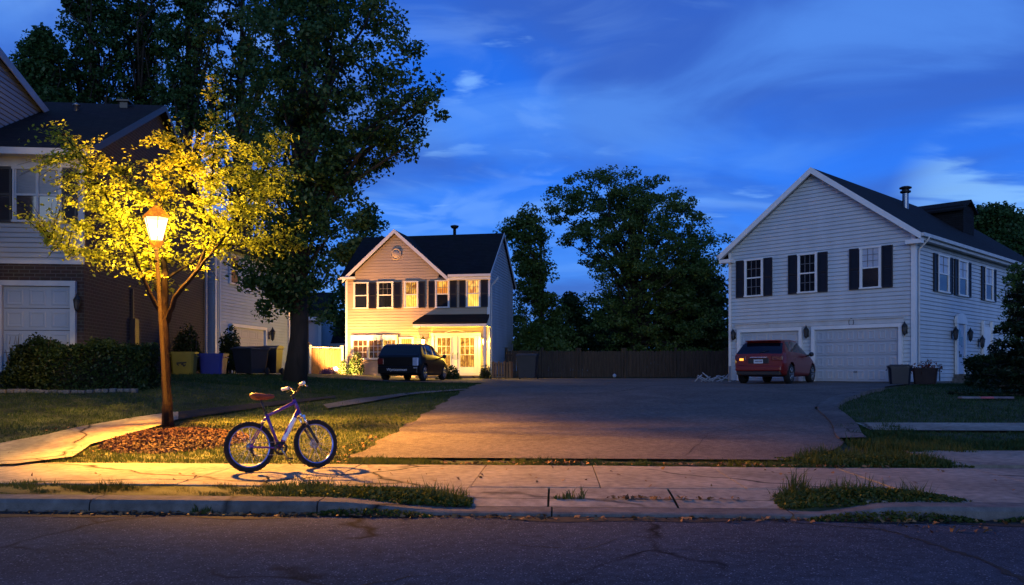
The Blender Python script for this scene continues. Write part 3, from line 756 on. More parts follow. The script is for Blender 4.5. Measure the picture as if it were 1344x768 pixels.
vp = MB(); vp.lathe([(.0, zb+1.08), (.16, zb+1.06), (.25, zb+1.02), (.25, zb+.97), (.15, zb+.95), (.15, zb+.88), (.22, zb+.86), (.22, zb+.8), (.135, zb+.76)], (*vc, 0), n=16); vp.build('chimney_cap', M['black'], roof)
# small dormer whose ridge runs level with the roof ridge
dm = MB(); y0, y1 = 10.6, 12.4; x1 = mid + 2.15; zr = RZ + .28
dm.box((mid+.1, y0+.15, RZ-2.2), (x1-.12, y1-.15, zr-.32)); dm.build('dormer', M['shingle'], HR)
dm = MB(); yc = (y0+y1)/2
roof_slab(dm, (mid-.4, y0-.1, zr-.5), (x1, y0-.1, zr-.5), (x1, yc, zr), (mid-.4, yc, zr), .1); roof_slab(dm, (x1, y1+.1, zr-.5), (mid-.4, y1+.1, zr-.5), (mid-.4, yc, zr), (x1, yc, zr), .1)
dm.build('dormer_roof', M['shingle'], HR)
tr = MB()
for sgn in (-1, 1):
    a = (mid + sgn*(mid+o_), -.285, E-oz+.16); b_ = (mid, -.285, RZ+.16); beam(tr, a, b_, .035, .24, (0, -1, 0))
    c = (mid + sgn*(mid+o_), -.28, E-oz+.03)
    ce = MB(); tr.box((min(c[0], c[0]-sgn*.55), -.285, E-oz-.20), (max(c[0], c[0]-sgn*.55), -.002, E-oz-.05))
tr.build_each('rake_board', M['trim'], HR)
sf = MB()
for sgn in (-1, 1):
    sf.quad((mid+sgn*(mid+o_-.01), -.28, E-oz+.02), (mid, -.28, RZ+.02), (mid, .0, RZ+.02), (mid+sgn*(mid+o_-.01), .0, E-oz+.02))
sf.quad((W+.0, 0, E-.04-oz), (W+o_, 0, E-.04-oz), (W+o_, D, E-.04-oz), (W, D, E-.04-oz)); sf.build('soffit', M['trim_dull'], HR)
gt = MB(); beam(gt, (W+o_+.003, -.28, E-oz+.155), (W+o_+.003, D+.3, E-oz+.155), .11, .12, (1, 0, 0)); beam(gt, (W+o_-.03, -.27, E-oz+.02), (W+o_-.03, D+.3, E-oz+.02), .025, .10, (1, 0, 0))
beam(gt, (-o_-.003, -.28, E-oz+.155), (-o_-.003, D+.3, E-oz+.155), .11, .12, (-1, 0, 0)); gt.build_each('gutter', M['trim_dull'], HR)
ct = MB(); fbox(ct, F, .0, .11, .04, E, .023, .05); fbox(ct, F, W-.11, W+.05, .04, E, .023, .05); fbox(ct, SD, -.02, .11, .04, E-.12, .023, .052); ct.build_each('corner_trim', M['trim'], HR)
downspout(HR, SD, .22, .0, E-oz+.02)
fz = MB(); fbox(fz, F, .30, 7.17, 2.19, 2.36, .024, .05); fbox(fz, F, .28, 7.19, 2.362, 2.40, .024, .09); fz.build('lintel_trim', M['trim_dull'], HR)
garage_door(HR, F, .57, 3.17, .03, 2.03, 4, 4); garage_door(HR, F, 3.82, 7.0, .03, 2.03, 4, 8)
for (a, b_, s1, s2, top, gr) in [(.75, 1.59, (.35, .72), (1.62, 1.99), 'glass', (3, 2)), (3.1, 3.9, (2.69, 3.07), (3.93, 4.31), 'glass', (3, 2)), (5.57, 6.36, (5.17, 5.54), (6.39, 6.77), 'blind', (3, 3))]:
    window(HR, F, a, b_, 3.5, 5.06, top, 'glass', gr, (0, 0) if top == 'blind' else (3, 2)); shutter(HR, F, *s1, 3.5, 5.05); shutter(HR, F, *s2, 3.5, 5.05)
for i, (a, b_, s1, s2) in enumerate([(2.25, 3.4, (1.82, 2.2), (3.45, 3.85)), (4.5, 5.55, (4.08, 4.45), (5.6, 6.0)), (7.8, 8.85, (7.38, 7.75), (8.9, 9.3)), (12.4, 13.4, (11.95, 12.35), (13.45, 13.85))]):
    window(HR, SD, a, b_, 3.42, 4.86, 'blind', 'glass', (2, 2)); shutter(HR, SD, *s1, 3.42, 4.85); shutter(HR, SD, *s2, 3.42, 4.85)
for u in (.27, 3.5, 7.24): wall_lamp(HR, F, u, 1.92, 1.1)
for u in (3.78, 5.5, 7.0): wall_lamp(HR, SD, u, 1.85 if u < 6 else 1.6, 1.2)
nb = MB()
pts = [F(5.25 + .09*math.cos(t), .055, 2.275 + .14*math.sin(t)) for t in np.linspace(0, 2*math.pi, 25)]
nb.tube(pts, .012, 5, False); nb.build('oval_plaque', M['black'], HR)
hk = MB(); hk.tube([F(1.86, .055, 2.34), F(1.87, .058, 2.24), F(1.83, .058, 2.2), F(1.79, .056, 2.22)], .010, 5); hk.build('wall_hook', M['trim_dull'], HR)
# narrow side door with fan shaped head
dr = MB(); fbox(dr, SD, 4.27, 5.07, .32, 2.28, .004, .06)
for z0, z1 in ((.45, .95), (1.32, 1.36)): fbox(dr, SD, 4.4, 4.94, z0, z1, .0605, .07)
door = dr.build('front_door', pm('pale blue grey door', (.42, .47, .56), .5, .04, 2), HR)
pn = MB(); flat(pn, SD, 4.45, 4.66, 1.45, 2.1, .064); flat(pn, SD, 4.70, 4.9, 1.38, 1.8, .064); pn.build('door_pane', M['glass'], door)
ms = MB(); fbox(ms, SD, 4.5, 4.78, .98, 1.10, .0605, .075); ms.build('mail_slot', M['black'], door)
hd = MB(); hd.tube([SD(4.36, .06, 1.13), SD(4.36, .11, 1.13), SD(4.36, .11, 1.22)], .022, 6); hd.build('handle', M['black'], door)
df = MB(); fbox(df, SD, 4.10, 4.262, .28, 2.3, .024, .12); fbox(df, SD, 5.078, 5.24, .28, 2.3, .024, .12); fbox(df, SD, 4.06, 5.28, 2.302, 2.46, .024, .13)
ap = [SD(4.12 + .55*(1-math.cos(t)), .12, 2.462 + .26*math.sin(t)) for t in np.linspace(0, math.pi, 13)]; bk = [SD(4.12 + .55*(1-math.cos(t)), .024, 2.462 + .26*math.sin(t)) for t in np.linspace(0, math.pi, 13)]
df.poly(ap); [df.quad(ap[i], ap[i+1], bk[i+1], bk[i]) for i in range(12)]; df.build('door_surround', M['trim'], HR)
st = MB(); fbox(st, SD, 3.9, 5.4, -.3, .14, .0, .95); fbox(st, SD, 4.05, 5.25, .142, .30, .0, .5); st.build('door_step', M['kerb'], HR)
s2 = MB(); fbox(s2, SD, 7.5, 8.5, .3, 2.3, .024, .07); fbox(s2, SD, 7.36, 7.48, .2, 2.55, .024, .12); fbox(s2, SD, 8.52, 8.64, .2, 2.55, .024, .12); s2.build('side_door', M['trim'], HR)
tp = MB(); tp.tube([SD(2.35, .03, .62), SD(2.35, .12, .62), SD(2.35, .15, .5)], .025, 6); tp.tube([SD(2.35, .06, .55), SD(2.35, .06, .05)], .02, 6); tp.lathe([(.0, .67), (.06, .67), (.06, .69), (0, .69)], (SD(2.35, .09, 0)[0], SD(2.35, .09, 0)[1], 0), n=8); tp.build('garden_tap', M['black'], HR)

# ---- middle house with lit porch
HM = thing('house', 'two storey house behind the black car with lit yellow porch and steep front gable', 'house', (-8.8, 44.5, 1.1), R(-11))
W, D, E, RZ = 7.77, 6.45, 5.42, 7.85
F = Wall((0, 0), (W, 0)); SD = Wall((W, 0), (W, D)); my = D/2; slope = (RZ-E)/my
GA, GB, GC, GZ_ = .30, 5.26, 2.78, 7.62; gs = (GZ_-5.42)/(GC-GA)
def mclip(z): return (0, W) if z <= E else (max(GA, GA + (z-E)/gs), min(GB, GB-(z-E)/gs))
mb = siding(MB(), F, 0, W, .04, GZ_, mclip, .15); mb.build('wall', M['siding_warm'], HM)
def sclip(z): return (0, D) if z <= E else (min(my, (z-E)/slope), max(my, D-(z-E)/slope))
mb = siding(MB(), SD, 0, D, .04, RZ, sclip, .15); mb.build('wall', M['siding_cool'], HM)  # same siding as the front, bluish sky light put into its colour
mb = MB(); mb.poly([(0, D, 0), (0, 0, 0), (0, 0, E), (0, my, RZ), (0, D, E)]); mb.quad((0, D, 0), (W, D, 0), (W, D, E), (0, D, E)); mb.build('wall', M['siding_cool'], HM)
mb = MB(); mb.box((0, 0, -.5), (W, D, .04)); mb.build('foundation', M['kerb'], HM)
rf = MB(); oz = slope*.3
roof_slab(rf, (-.25, -.3, E-oz+.12), (GA+.2, -.3, E-oz+.12), (GA+.2, my, RZ+.12), (-.25, my, RZ+.12)); roof_slab(rf, (GA+.2, .03, E+.14), (GB-.1, .03, E+.14), (GB-.1, my, RZ+.12), (GA+.2, my, RZ+.12)); roof_slab(rf, (GB-.1, -.3, E-oz+.12), (W+.12, -.3, E-oz+.12), (W+.12, my, RZ+.12), (GB-.1, my, RZ+.12)); roof_slab(rf, (W+.12, D+.3, E-oz+.12), (-.25, D+.3, E-oz+.12), (-.25, my, RZ+.12), (W+.12, my, RZ+.12))
gb = my*(GZ_-E)/(RZ-E)
roof_slab(rf, (GA-.35, -.34, E-.35*gs+.12), (GC, -.34, GZ_+.12), (GC, gb+.2, GZ_+.12), (GA-.35, .12, E-.35*gs+.12), .1); roof_slab(rf, (GC, -.34, GZ_+.12), (GB+.35, -.34, E-.35*gs+.12), (GB+.35, .12, E-.35*gs+.12), (GC, gb+.2, GZ_+.12), .1)
roof = rf.build('roof', M['shingle'], HM)
vp = MB(); vp.lathe([(.09, RZ-.2), (.09, RZ+.5), (.17, RZ+.52), (.24, RZ+.62), (.24, RZ+.66), (0, RZ+.72)], (5.0, my+.3, 0), n=12); vp.build('roof_vent', M['black'], roof)
tr = MB()
for a, b_ in (((GA-.38, -.345, E-.38*gs+.14), (GC, -.345, GZ_+.14)), ((GB+.38, -.345, E-.38*gs+.14), (GC, -.345, GZ_+.14))): beam(tr, a, b_, .03, .21, (0, -1, 0))
tr.build_each('rake_board', M['trim'], HM)
gt = MB(); beam(gt, (GB+.42, -.303, E-oz+.13), (W+.16, -.303, E-oz+.13), .10, .12, (0, -1, 0)); beam(gt, (-.3, -.303, E-oz+.13), (GA+.35, -.303, E-oz+.13), .10, .12, (0, -1, 0)); fbox(gt, F, GB+.3, W+.12, E-.36, E-.15, .003, .29); gt.build_each('gutter', M['trim'], HM)
sr = MB(); beam(sr, (W+.123, -.3, E-oz+.13), (W+.123, my, RZ+.13), .03, .17, (1, 0, 0)); beam(sr, (W+.123, D+.3, E-oz+.13), (W+.123, my, RZ+.13), .03, .17, (1, 0, 0)); sr.build_each('rake_board', M['siding_cool'], HM)
ct = MB(); fbox(ct, F, -.03, .09, .04, E, .023, .05); fbox(ct, F, W-.10, W+.05, .04, E-.2, .023, .05); fbox(ct, SD, -.02, .10, .04, E-.2, .023, .05); ct.build_each('corner_trim', M['trim'], HM)
downspout(HM, SD, .22, .05, E-.25, 'trim_dull')
rv = MB(); c = F(GC, .03, 6.5); rv.lathe([(.0, -.055), (.24, -.055), (.25, -.03)], (c[0], 0, 6.5), axis='y', n=28); rv.torus(.27, .035, (c[0], -.045, 6.5), 'y', 28, 8); rv.build('round_vent', M['siding_warm'], HM)
M['glow_orange'] = painted_glow('painted orange reflection pane', (.55, .16, .02), (1.0, .55, .08), 1.5, 2.2, 2)  # pane glow stands in for the mirrored orange sky
M['glow_yellow'] = painted_glow('painted yellow glow pane', (.9, .48, .06), (1.0, .66, .10), 1.7, 3, 1)
M['glow_amber'] = painted_glow('painted amber glow pane', (.30, .09, .015), (.95, .48, .07), 1.0, 2.4, 2)
M['glow_dim'] = painted_glow('painted dim glow pane', (.012, .008, .008), (.32, .11, .03), .8, 2.0, 2)
window(HM, F, .42, 1.26, 3.66, 5.06, 'glass', 'glass', (0, 0)); shutter(HM, F, 1.29, 1.68, 3.66, 5.05)
window(HM, F, 1.74, 2.63, 3.66, 5.06, 'glass', 'glass', (3, 2)); shutter(HM, F, 2.66, 3.05, 3.66, 5.05)
window(HM, F, 3.23, 4.0, 3.66, 5.06, 'glow_amber', 'glow_yellow', (2, 2), label='upper window with orange over yellow reflection painted in'); shutter(HM, F, 4.02, 4.35, 3.66, 5.05)
shutter(HM, F, 4.55, 4.88, 3.66, 5.05); window(HM, F, 4.91, 5.68, 3.64, 5.08, 'glow_orange', 'glass', (2, 2), label='upper window with orange reflection painted above and dark below'); shutter(HM, F, 5.71, 6.06, 3.66, 5.05)
shutter(HM, F, 6.2, 6.53, 3.66, 5.05); window(HM, F, 6.56, 7.32, 3.64, 5.08, 'glow_orange', 'glow_yellow', (2, 2), label='right hand upper window with painted orange and yellow reflection'); shutter(HM, F, 7.35, 7.72, 3.66, 5.05)
# wide ground floor window with projecting head
bw = MB(); fbox(bw, F, .30, 2.86, 1.98, 2.26, .0, .16); fbox(bw, F, .30, 2.86, .96, 1.06, .0, .14)
for a in ((.30, .44), (1.2, 1.31), (2.02, 2.12), (2.76, 2.86)): fbox(bw, F, a[0], a[1], 1.062, 1.978, .0, .12)
b1 = bw.build('window', M['trim'], HM, 'wide ground floor window of several panes')
for a, b_, m_ in ((.44, 1.2, 'glow_dim'), (1.31, 2.02, 'glow_dim'), (2.12, 2.76, 'glow_amber')):
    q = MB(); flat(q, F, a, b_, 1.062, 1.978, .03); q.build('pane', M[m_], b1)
    q = MB()
    for k in (1, 2): x = a+(b_-a)*k/3; fbox(q, F, x-.012, x+.012, 1.063, 1.977, .034, .055)
    for z in (1.37, 1.68): fbox(q, F, a+.001, b_-.001, z-.012, z+.012, .036, .058)
    q.build('muntin', M['trim'], b1)
window(HM, F, 2.95, 3.75, .98, 2.14, 'glow_yellow', 'glow_dim', (0, 0), fw=.09)
# porch roof, doors, lamps
pr = MB(); roof_slab(pr, (4.0, -1.05, 2.84), (W+.12, -1.05, 2.84), (W+.02, .0, 3.3), (4.32, .0, 3.3), .09); pr.build('porch_roof', M['shingle'], HM)
pf = MB(); pf.box((4.02, -1.05, 2.62), (W+.10, -.96, 2.745)); pf.box((4.02, -.958, 2.62), (4.1, .0, 2.745)); pf.box((W+.02, -.958, 2.62), (W+.10, .0, 2.745)); pf.build('porch_fascia', M['trim'], HM)
pc = MB(); pc.quad((4.1, -.96, 2.735), (W+.02, -.96, 2.735), (W+.02, .0, 2.735), (4.1, .0, 2.735)); pc.build('porch_ceiling', M['trim'], HM)
ps = MB(); ps.box((4.2, -1.2, -.3), (W, -.03, .12)); ps.build('porch_step', M['kerb'], HM)
po = MB(); fbox(po, F, W-.07, W+.045, .13, 2.62, .9, 1.02); po.build('porch_post', M['trim'], HM)
for a, b_ in ((4.85, 5.93), (6.07, 7.2)):
    d = MB(); fbox(d, F, a, b_, .15, 2.2, .004, .05)
    fbox(d, F, a+.12, b_-.12, .25, .5, .0505, .06); door = d.build('entrance_door', M['trim'], HM)
    p = MB(); flat(p, F, a+.19, b_-.2, .58, 2.08, .054); p.build('door_pane', M['glow_amber'], door)
    g = MB(); 
    for k in (1, 2): x = a+.19+(b_-a-.39)*k/3; fbox(g, F, x-.013, x+.013, 1.222, 2.08, .056, .07)
    for z in (1.21, 1.65): fbox(g, F, a+.19, b_-.2, z-.014, z+.012, .058, .073)
    for q in ((a+.15, a+.19), (b_-.2, b_-.16)): fbox(g, F, q[0], q[1], .54, 2.12, .0507, .075)
    g.build('muntin', M['trim'], door)
    h = MB(); u = b_-.06 if a < 5.5 else a+.06; h.tube([F(u, .05, 1.0), F(u, .10, 1.02), F(u, .10, 1.28), F(u, .05, 1.3)], .018, 6); h.build('handle', M['black'], door)
df = MB()
for a in ((4.72, 4.846), (5.934, 6.066), (7.204, 7.33)): fbox(df, F, a[0], a[1], .13, 2.203, .0, .085)
fbox(df, F, 4.68, 7.37, 2.206, 2.33, .0, .10); pt = [F(6.0 + .6*t, .06, 2.335 + .13*math.cos(t*math.pi/2)) for t in np.linspace(-1, 1, 13)]; df.tube(pt, .02, 6); df.build('door_frame', M['trim'], HM)
for u in (4.3, 7.55): wall_lamp(HM, F, u, 1.85, 1.35, 'porchglow')

# ---- left house: side gabled, brick below, siding above
HL = thing('house', 'dark roofed house on the left with brick base and white garage door behind the hedge', 'house', (-19.2, 21.2, 1.36), R(5.74))
W, D, E, RZ = 8.0, 12.2, 5.85, 8.85
F = Wall((0, 0), (W, 0)); SD = Wall((W, 0), (W, D)); my = D/2; slope = (RZ-E)/my
mb = MB(); flat(mb, F, 0, W, -.4, 2.95, .0); 
bk = mb.build('brick_wall', M['brick'], HL)
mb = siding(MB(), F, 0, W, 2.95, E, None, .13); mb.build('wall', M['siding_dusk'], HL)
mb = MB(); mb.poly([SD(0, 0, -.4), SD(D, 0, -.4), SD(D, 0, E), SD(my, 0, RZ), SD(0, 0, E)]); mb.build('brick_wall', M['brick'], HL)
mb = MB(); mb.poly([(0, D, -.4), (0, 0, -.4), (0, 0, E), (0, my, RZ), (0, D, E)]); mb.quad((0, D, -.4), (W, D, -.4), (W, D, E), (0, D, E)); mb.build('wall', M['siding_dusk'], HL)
bd = MB(); fbox(bd, F, 0, W, 2.45, 2.9, .003, .03); bd.build('brick_band', M['brick'], HL)
b2 = MB(); fbox(b2, F, 0, W+.02, 2.903, 3.0, .003, .06); b2.build('trim_band', M['trim_dusk'], HL)
rf = MB(); oy = .42; oz = slope*oy
roof_slab(rf, (-.3, -oy, E-oz+.16), (W+.22, -oy, E-oz+.16), (W+.22, my, RZ+.16), (-.3, my, RZ+.16)); roof_slab(rf, (W+.22, D+oy, E-oz+.16), (-.3, D+oy, E-oz+.16), (-.3, my, RZ+.16), (W+.22, my, RZ+.16))
roof = rf.build('roof', M['shingle_brown'], HL)
for (x, y, h) in ((7.1, my-.5, .45), (5.9, my-1.3, .35)):
    v = MB(); zb = RZ - slope*abs(y-my)
    if h > .4: v.box((x-.12, y-.12, zb-.1), (x+.12, y+.12, zb+.30)); v.box((x-.2, y-.2, zb+.302), (x+.2, y+.2, zb+.36))
    else: v.lathe([(.07, zb-.05), (.07, zb+.3), (.13, zb+.32), (.0, zb+.42)], (x, y, 0), n=10)
    v.build('roof_vent', M['black'] if h > .4 else M['steel'], roof)
ft = MB(); beam(ft, (-.3, -oy-.003, E-oz+.17), (W+.26, -oy-.003, E-oz+.17), .10, .17, (0, -1, 0)); ft.build_each('gutter', M['trim_dusk'], HL)
so = MB(); so.quad((-.3, -oy, E-oz+.03), (W+.2, -oy, E-oz+.03), (W+.2, 0, E-oz+.03), (-.3, 0, E-oz+.03)); so.build('soffit', M['trim_dusk'], HL)
fr = MB(); fbox(fr, F, 0, W, E-.42, E-.16, .003, .05); fr.build('frieze_board', M['trim_dusk'], HL)
rk = MB(); beam(rk, (W+.223, -oy, E-oz+.17), (W+.223, my, RZ+.17), .03, .2, (1, 0, 0)); beam(rk, (W+.223, D+oy, E-oz+.17), (W+.223, my, RZ+.17), .03, .2, (1, 0, 0)); rk.build_each('rake_board', M['shutter'], HL)
ct = MB(); fbox(ct, F, W-.12, W+.03, 3.002, E-.43, .024, .055); fbox(ct, SD, D-.14, D, -.3, E-.1, .003, .05); ct.build_each('corner_trim', M['trim_dusk'], HL)
downspout(HL, SD, D-.35, .0, E-.1, 'trim_dusk'); 
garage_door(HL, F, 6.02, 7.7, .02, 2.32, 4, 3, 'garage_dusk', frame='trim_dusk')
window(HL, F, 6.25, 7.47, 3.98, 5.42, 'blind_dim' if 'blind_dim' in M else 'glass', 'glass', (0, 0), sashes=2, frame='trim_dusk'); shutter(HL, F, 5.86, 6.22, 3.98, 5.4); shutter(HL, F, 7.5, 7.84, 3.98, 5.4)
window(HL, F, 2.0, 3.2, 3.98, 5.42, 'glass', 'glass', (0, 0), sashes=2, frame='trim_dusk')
wall_lamp(HL, F, 7.88, 1.85, 1.0)
mt = MB(); fbox(mt, SD, 3.4, 3.75, .9, 1.7, .003, .16); fbox(mt, SD, 3.5, 3.56, 1.702, 2.6, .01, .07); mt.build('meter_box', M['shutter'], HL)
# taller main block of the same house, mostly outside the frame: only its side gable shows over the roof
G = Wall((5.0, -4.0), (5.0, 4.6)); ga, gt_ = 4.3, 9.3; gc = lambda z: (0, 8.6) if z <= 8.2 else (ga*(z-8.2)/(gt_-8.2), 8.6-ga*(z-8.2)/(gt_-8.2))
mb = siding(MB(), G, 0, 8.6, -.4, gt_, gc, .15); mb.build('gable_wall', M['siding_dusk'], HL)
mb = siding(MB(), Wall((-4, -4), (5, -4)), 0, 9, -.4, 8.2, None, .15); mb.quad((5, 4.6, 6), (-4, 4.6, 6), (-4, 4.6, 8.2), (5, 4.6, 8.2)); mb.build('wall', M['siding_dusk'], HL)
rf = MB(); roof_slab(rf, (-4.2, -4.2, 8.25), (5.12, -4.2, 8.25), (5.12, .3, 9.45), (-4.2, .3, 9.45)); roof_slab(rf, (5.12, 4.8, 8.25), (-4.2, 4.8, 8.25), (-4.2, .3, 9.45), (5.12, .3, 9.45)); rf.build('upper_roof', M['shingle_brown'], HL)
tr = MB()
for yy in (-4.2, 4.8): beam(tr, (5.123, yy, 8.26), (5.123, .3, 9.46), .03, .26, (1, 0, 0))
tr.build_each('rake_board', M['trim_dusk'], HL)

# ---- pale neighbour house behind the bins
HN = thing('house', 'pale blue sided house wall with a low garage door behind the bins', 'house', (-12.35, 34.75, 1.33), R(82.9))
W, D, E, RZ = 8.0, 7.0, 5.5, 7.8
F = Wall((0, 0), (W, 0)); SD = Wall((W, 0), (W, D))
mb = siding(MB(), F, 0, W, .0, E, None, .14); mb.build('wall', M['siding_wing'], HN)
S0 = Wall((0, D), (0, 0)); my = D/2
cl = lambda z: (0, D) if z <= E else (my*(z-E)/(RZ-E), D-my*(z-E)/(RZ-E))
mb = siding(MB(), S0, 0, D, 0, RZ, cl, .14); mb.build('wall', M['siding_wing'], HN)
mb = siding(MB(), SD, 0, D, 0, RZ, cl, .14); mb.build('wall', M['siding_wing'], HN)
mb = MB(); mb.quad((W, D, 0), (0, D, 0), (0, D, E), (W, D, E)); mb.build('wall', M['siding_wing'], HN)
rf = MB(); roof_slab(rf, (-.2, -.3, E-.1), (W+.2, -.3, E-.1), (W+.2, my, RZ+.12), (-.2, my, RZ+.12)); roof_slab(rf, (W+.2, D+.3, E-.1), (-.2, D+.3, E-.1), (-.2, my, RZ+.12), (W+.2, my, RZ+.12)); rf.build('roof', M['shingle'], HN)
ct = MB(); fbox(ct, F, .0, .14, 0, E, .024, .055); fbox(ct, F, W-.14, W, 0, E, .024, .055); ct.build_each('corner_trim', M['trim'], HN); downspout(HN, F, .36, .0, E, 'trim')
garage_door(HN, F, 1.55, 4.9, .02, 2.05, 4, 4, 'garage'); window(HN, F, 1.35, 2.25, 3.9, 5.2, 'glass', 'glass', (2, 2)); wall_lamp(HN, F, 5.5, 1.85, 1.4)

# ---- two far houses seen in the gap
HF = thing('house', 'far pale sided house corner seen between the dark tree trunk and the lit fence', 'house', (-19.6, 55, 1.3), R(4))
W, D, E = 7.0, 7, 3.7
F = Wall((0, 0), (W, 0)); SD = Wall((W, 0), (W, D))
mb = siding(MB(), F, 0, W, 0, E, None, .15); siding(mb, SD, 0, D, 0, E, None, .15); mb.build('wall', M['siding_cool'], HF)
mb = MB(); mb.quad((0, D, 0), (0, 0, 0), (0, 0, E), (0, D, E)); mb.quad((W, D, 0), (0, D, 0), (0, D, E), (W, D, E)); mb.build('wall', M['siding_cool'], HF)
rf = MB(); roof_slab(rf, (-.3, -.4, E), (W+.3, -.4, E), (W+.3, 3.5, E+2), (-.3, 3.5, E+2)); roof_slab(rf, (W+.3, D+.4, E), (-.3, D+.4, E), (-.3, 3.5, E+2), (W+.3, 3.5, E+2)); rf.build('roof', M['shingle'], HF)
gt = MB(); beam(gt, (-.3, -.403, E+.02), (W+.3, -.403, E+.02), .08, .22, (0, -1, 0)); fbox(gt, F, W-.2, W, 0, E-.1, .03, .06); gt.build_each('gutter', M['trim'], HF)
HO = thing('garage', 'low far outbuilding with a dark pitched roof left of the lit house', 'garage', (-15.2, 60, 1.3), R(2))
W, D, E = 4.6, 5, 2.1
F = Wall((0, 0), (W, 0)); SD = Wall((W, 0), (W, D))
mb = siding(MB(), F, 0, W, 0, E, None, .15); siding(mb, SD, 0, D, 0, E, None, .15); mb.quad((0, D, 0), (0, 0, 0), (0, 0, E), (0, D, E)); mb.quad((W, D, 0), (0, D, 0), (0, D, E), (W, D, E)); mb.build('wall', M['siding_cool'], HO)
rf = MB(); roof_slab(rf, (-.4, -.5, E), (W+.4, -.5, E), (W-1.0, 2.5, E+1.6), (1.6, 2.5, E+1.6), .1); roof_slab(rf, (W+.4, D+.5, E), (-.4, D+.5, E), (1.6, 2.5, E+1.6), (W-1.0, 2.5, E+1.6), .1); rf.build('roof', M['shingle'], HO)
gt = MB(); beam(gt, (-.4, -.503, E+.02), (W+.4, -.503, E+.02), .08, .2, (0, -1, 0)); gt.build_each('gutter', M['trim'], HO)
#PROPS
# ------------------------------------------------------------------ fences
def board_fence(name, label, a, b_, z, h, mat, post='fence', dog=True, rail_top=False, seed=0, bw=.14):
    a, b_ = Vector(a), Vector(b_); L = (b_-a).length; ang = math.atan2(b_.y-a.y, b_.x-a.x)
    t = thing(name, label, 'fence', (a.x, a.y, z), ang, 'board fences between the houses'); rr = random.Random(seed)
    mb = MB(); u = 0
    while u < L - .02:
        w = min(bw, L-u); hh = h + rr.uniform(-.03, .02); o = rr.uniform(-.006, .006)
        mb.add([(u, o, .04), (u+w-.012, o, .04), (u+w-.012, o, hh-.05), (u+w-.04, o, hh), (u+.03, o, hh), (u, o, hh-.05),
                (u, o+.022, .04), (u+w-.012, o+.022, .04), (u+w-.012, o+.022, hh-.05), (u+w-.04, o+.022, hh), (u+.03, o+.022, hh), (u, o+.022, hh-.05)],
               [(0, 1, 2, 3, 4, 5), (11, 10, 9, 8, 7, 6)] + [(i, (i+1) % 6 + 0, (i+1) % 6 + 6, i+6) for i in range(6)])
        u += bw
    mb.build('board_panel', M[mat], t)
    rl = MB()
    for zz in (.3, h-.3): rl.box((0, .035, zz), (L, .08, zz+.09))
    if rail_top: rl.box((-.02, -.03, h+.02), (L+.02, .07, h+.07))
    rl.build_each('rail', M[post], t)
    n = max(1, int(round(L/2.4)))
    for i in range(n+1):
        p = MB(); x = L*i/n; p.box((x-.055, -.02 - .035, -.2), (x+.055, .14, h+.12)); p.box((x-.075, -.075, h+.122), (x+.075, .16, h+.16)); p.build('post', M[post], t)
    return t
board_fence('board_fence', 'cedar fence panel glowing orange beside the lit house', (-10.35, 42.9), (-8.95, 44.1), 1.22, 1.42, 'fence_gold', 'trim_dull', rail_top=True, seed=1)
board_fence('board_fence', 'grey board fence behind the trunk of the big dark tree', (-11.9, 43.6), (-10.5, 42.9), 1.22, 1.55, 'fence', seed=2)
board_fence('board_fence', 'dark board fence between the wheeled bins and the big tree trunk', (-13.8, 43.2), (-12.0, 43.6), 1.22, 1.75, 'fence', seed=7)
board_fence('board_fence', 'dark fence right of the lit house behind the dark bin', (-.3, 45.2), (3.6, 46.2), 1.08, 1.5, 'fence', seed=3)
board_fence('board_fence', 'dark fence stretch at the middle of the driveway end', (3.75, 46.25), (6.1, 46.3), 1.08, 1.5, 'fence', seed=4)
board_fence('board_fence', 'paler grey picket fence stretch ending near the right hand house', (6.25, 46.3), (11.6, 45.2), 1.08, 1.5, 'fence', seed=5, bw=.2)

# ------------------------------------------------------------------ trees
def leaf_object(name, C, size, mat, parent, seed, up=.45, aspect=.6):
    V, F = leaf_quads(np.asarray(C), size, np.random.RandomState(seed), up, aspect)
    return link(name, arr_mesh(name, V, F), M[mat], parent)

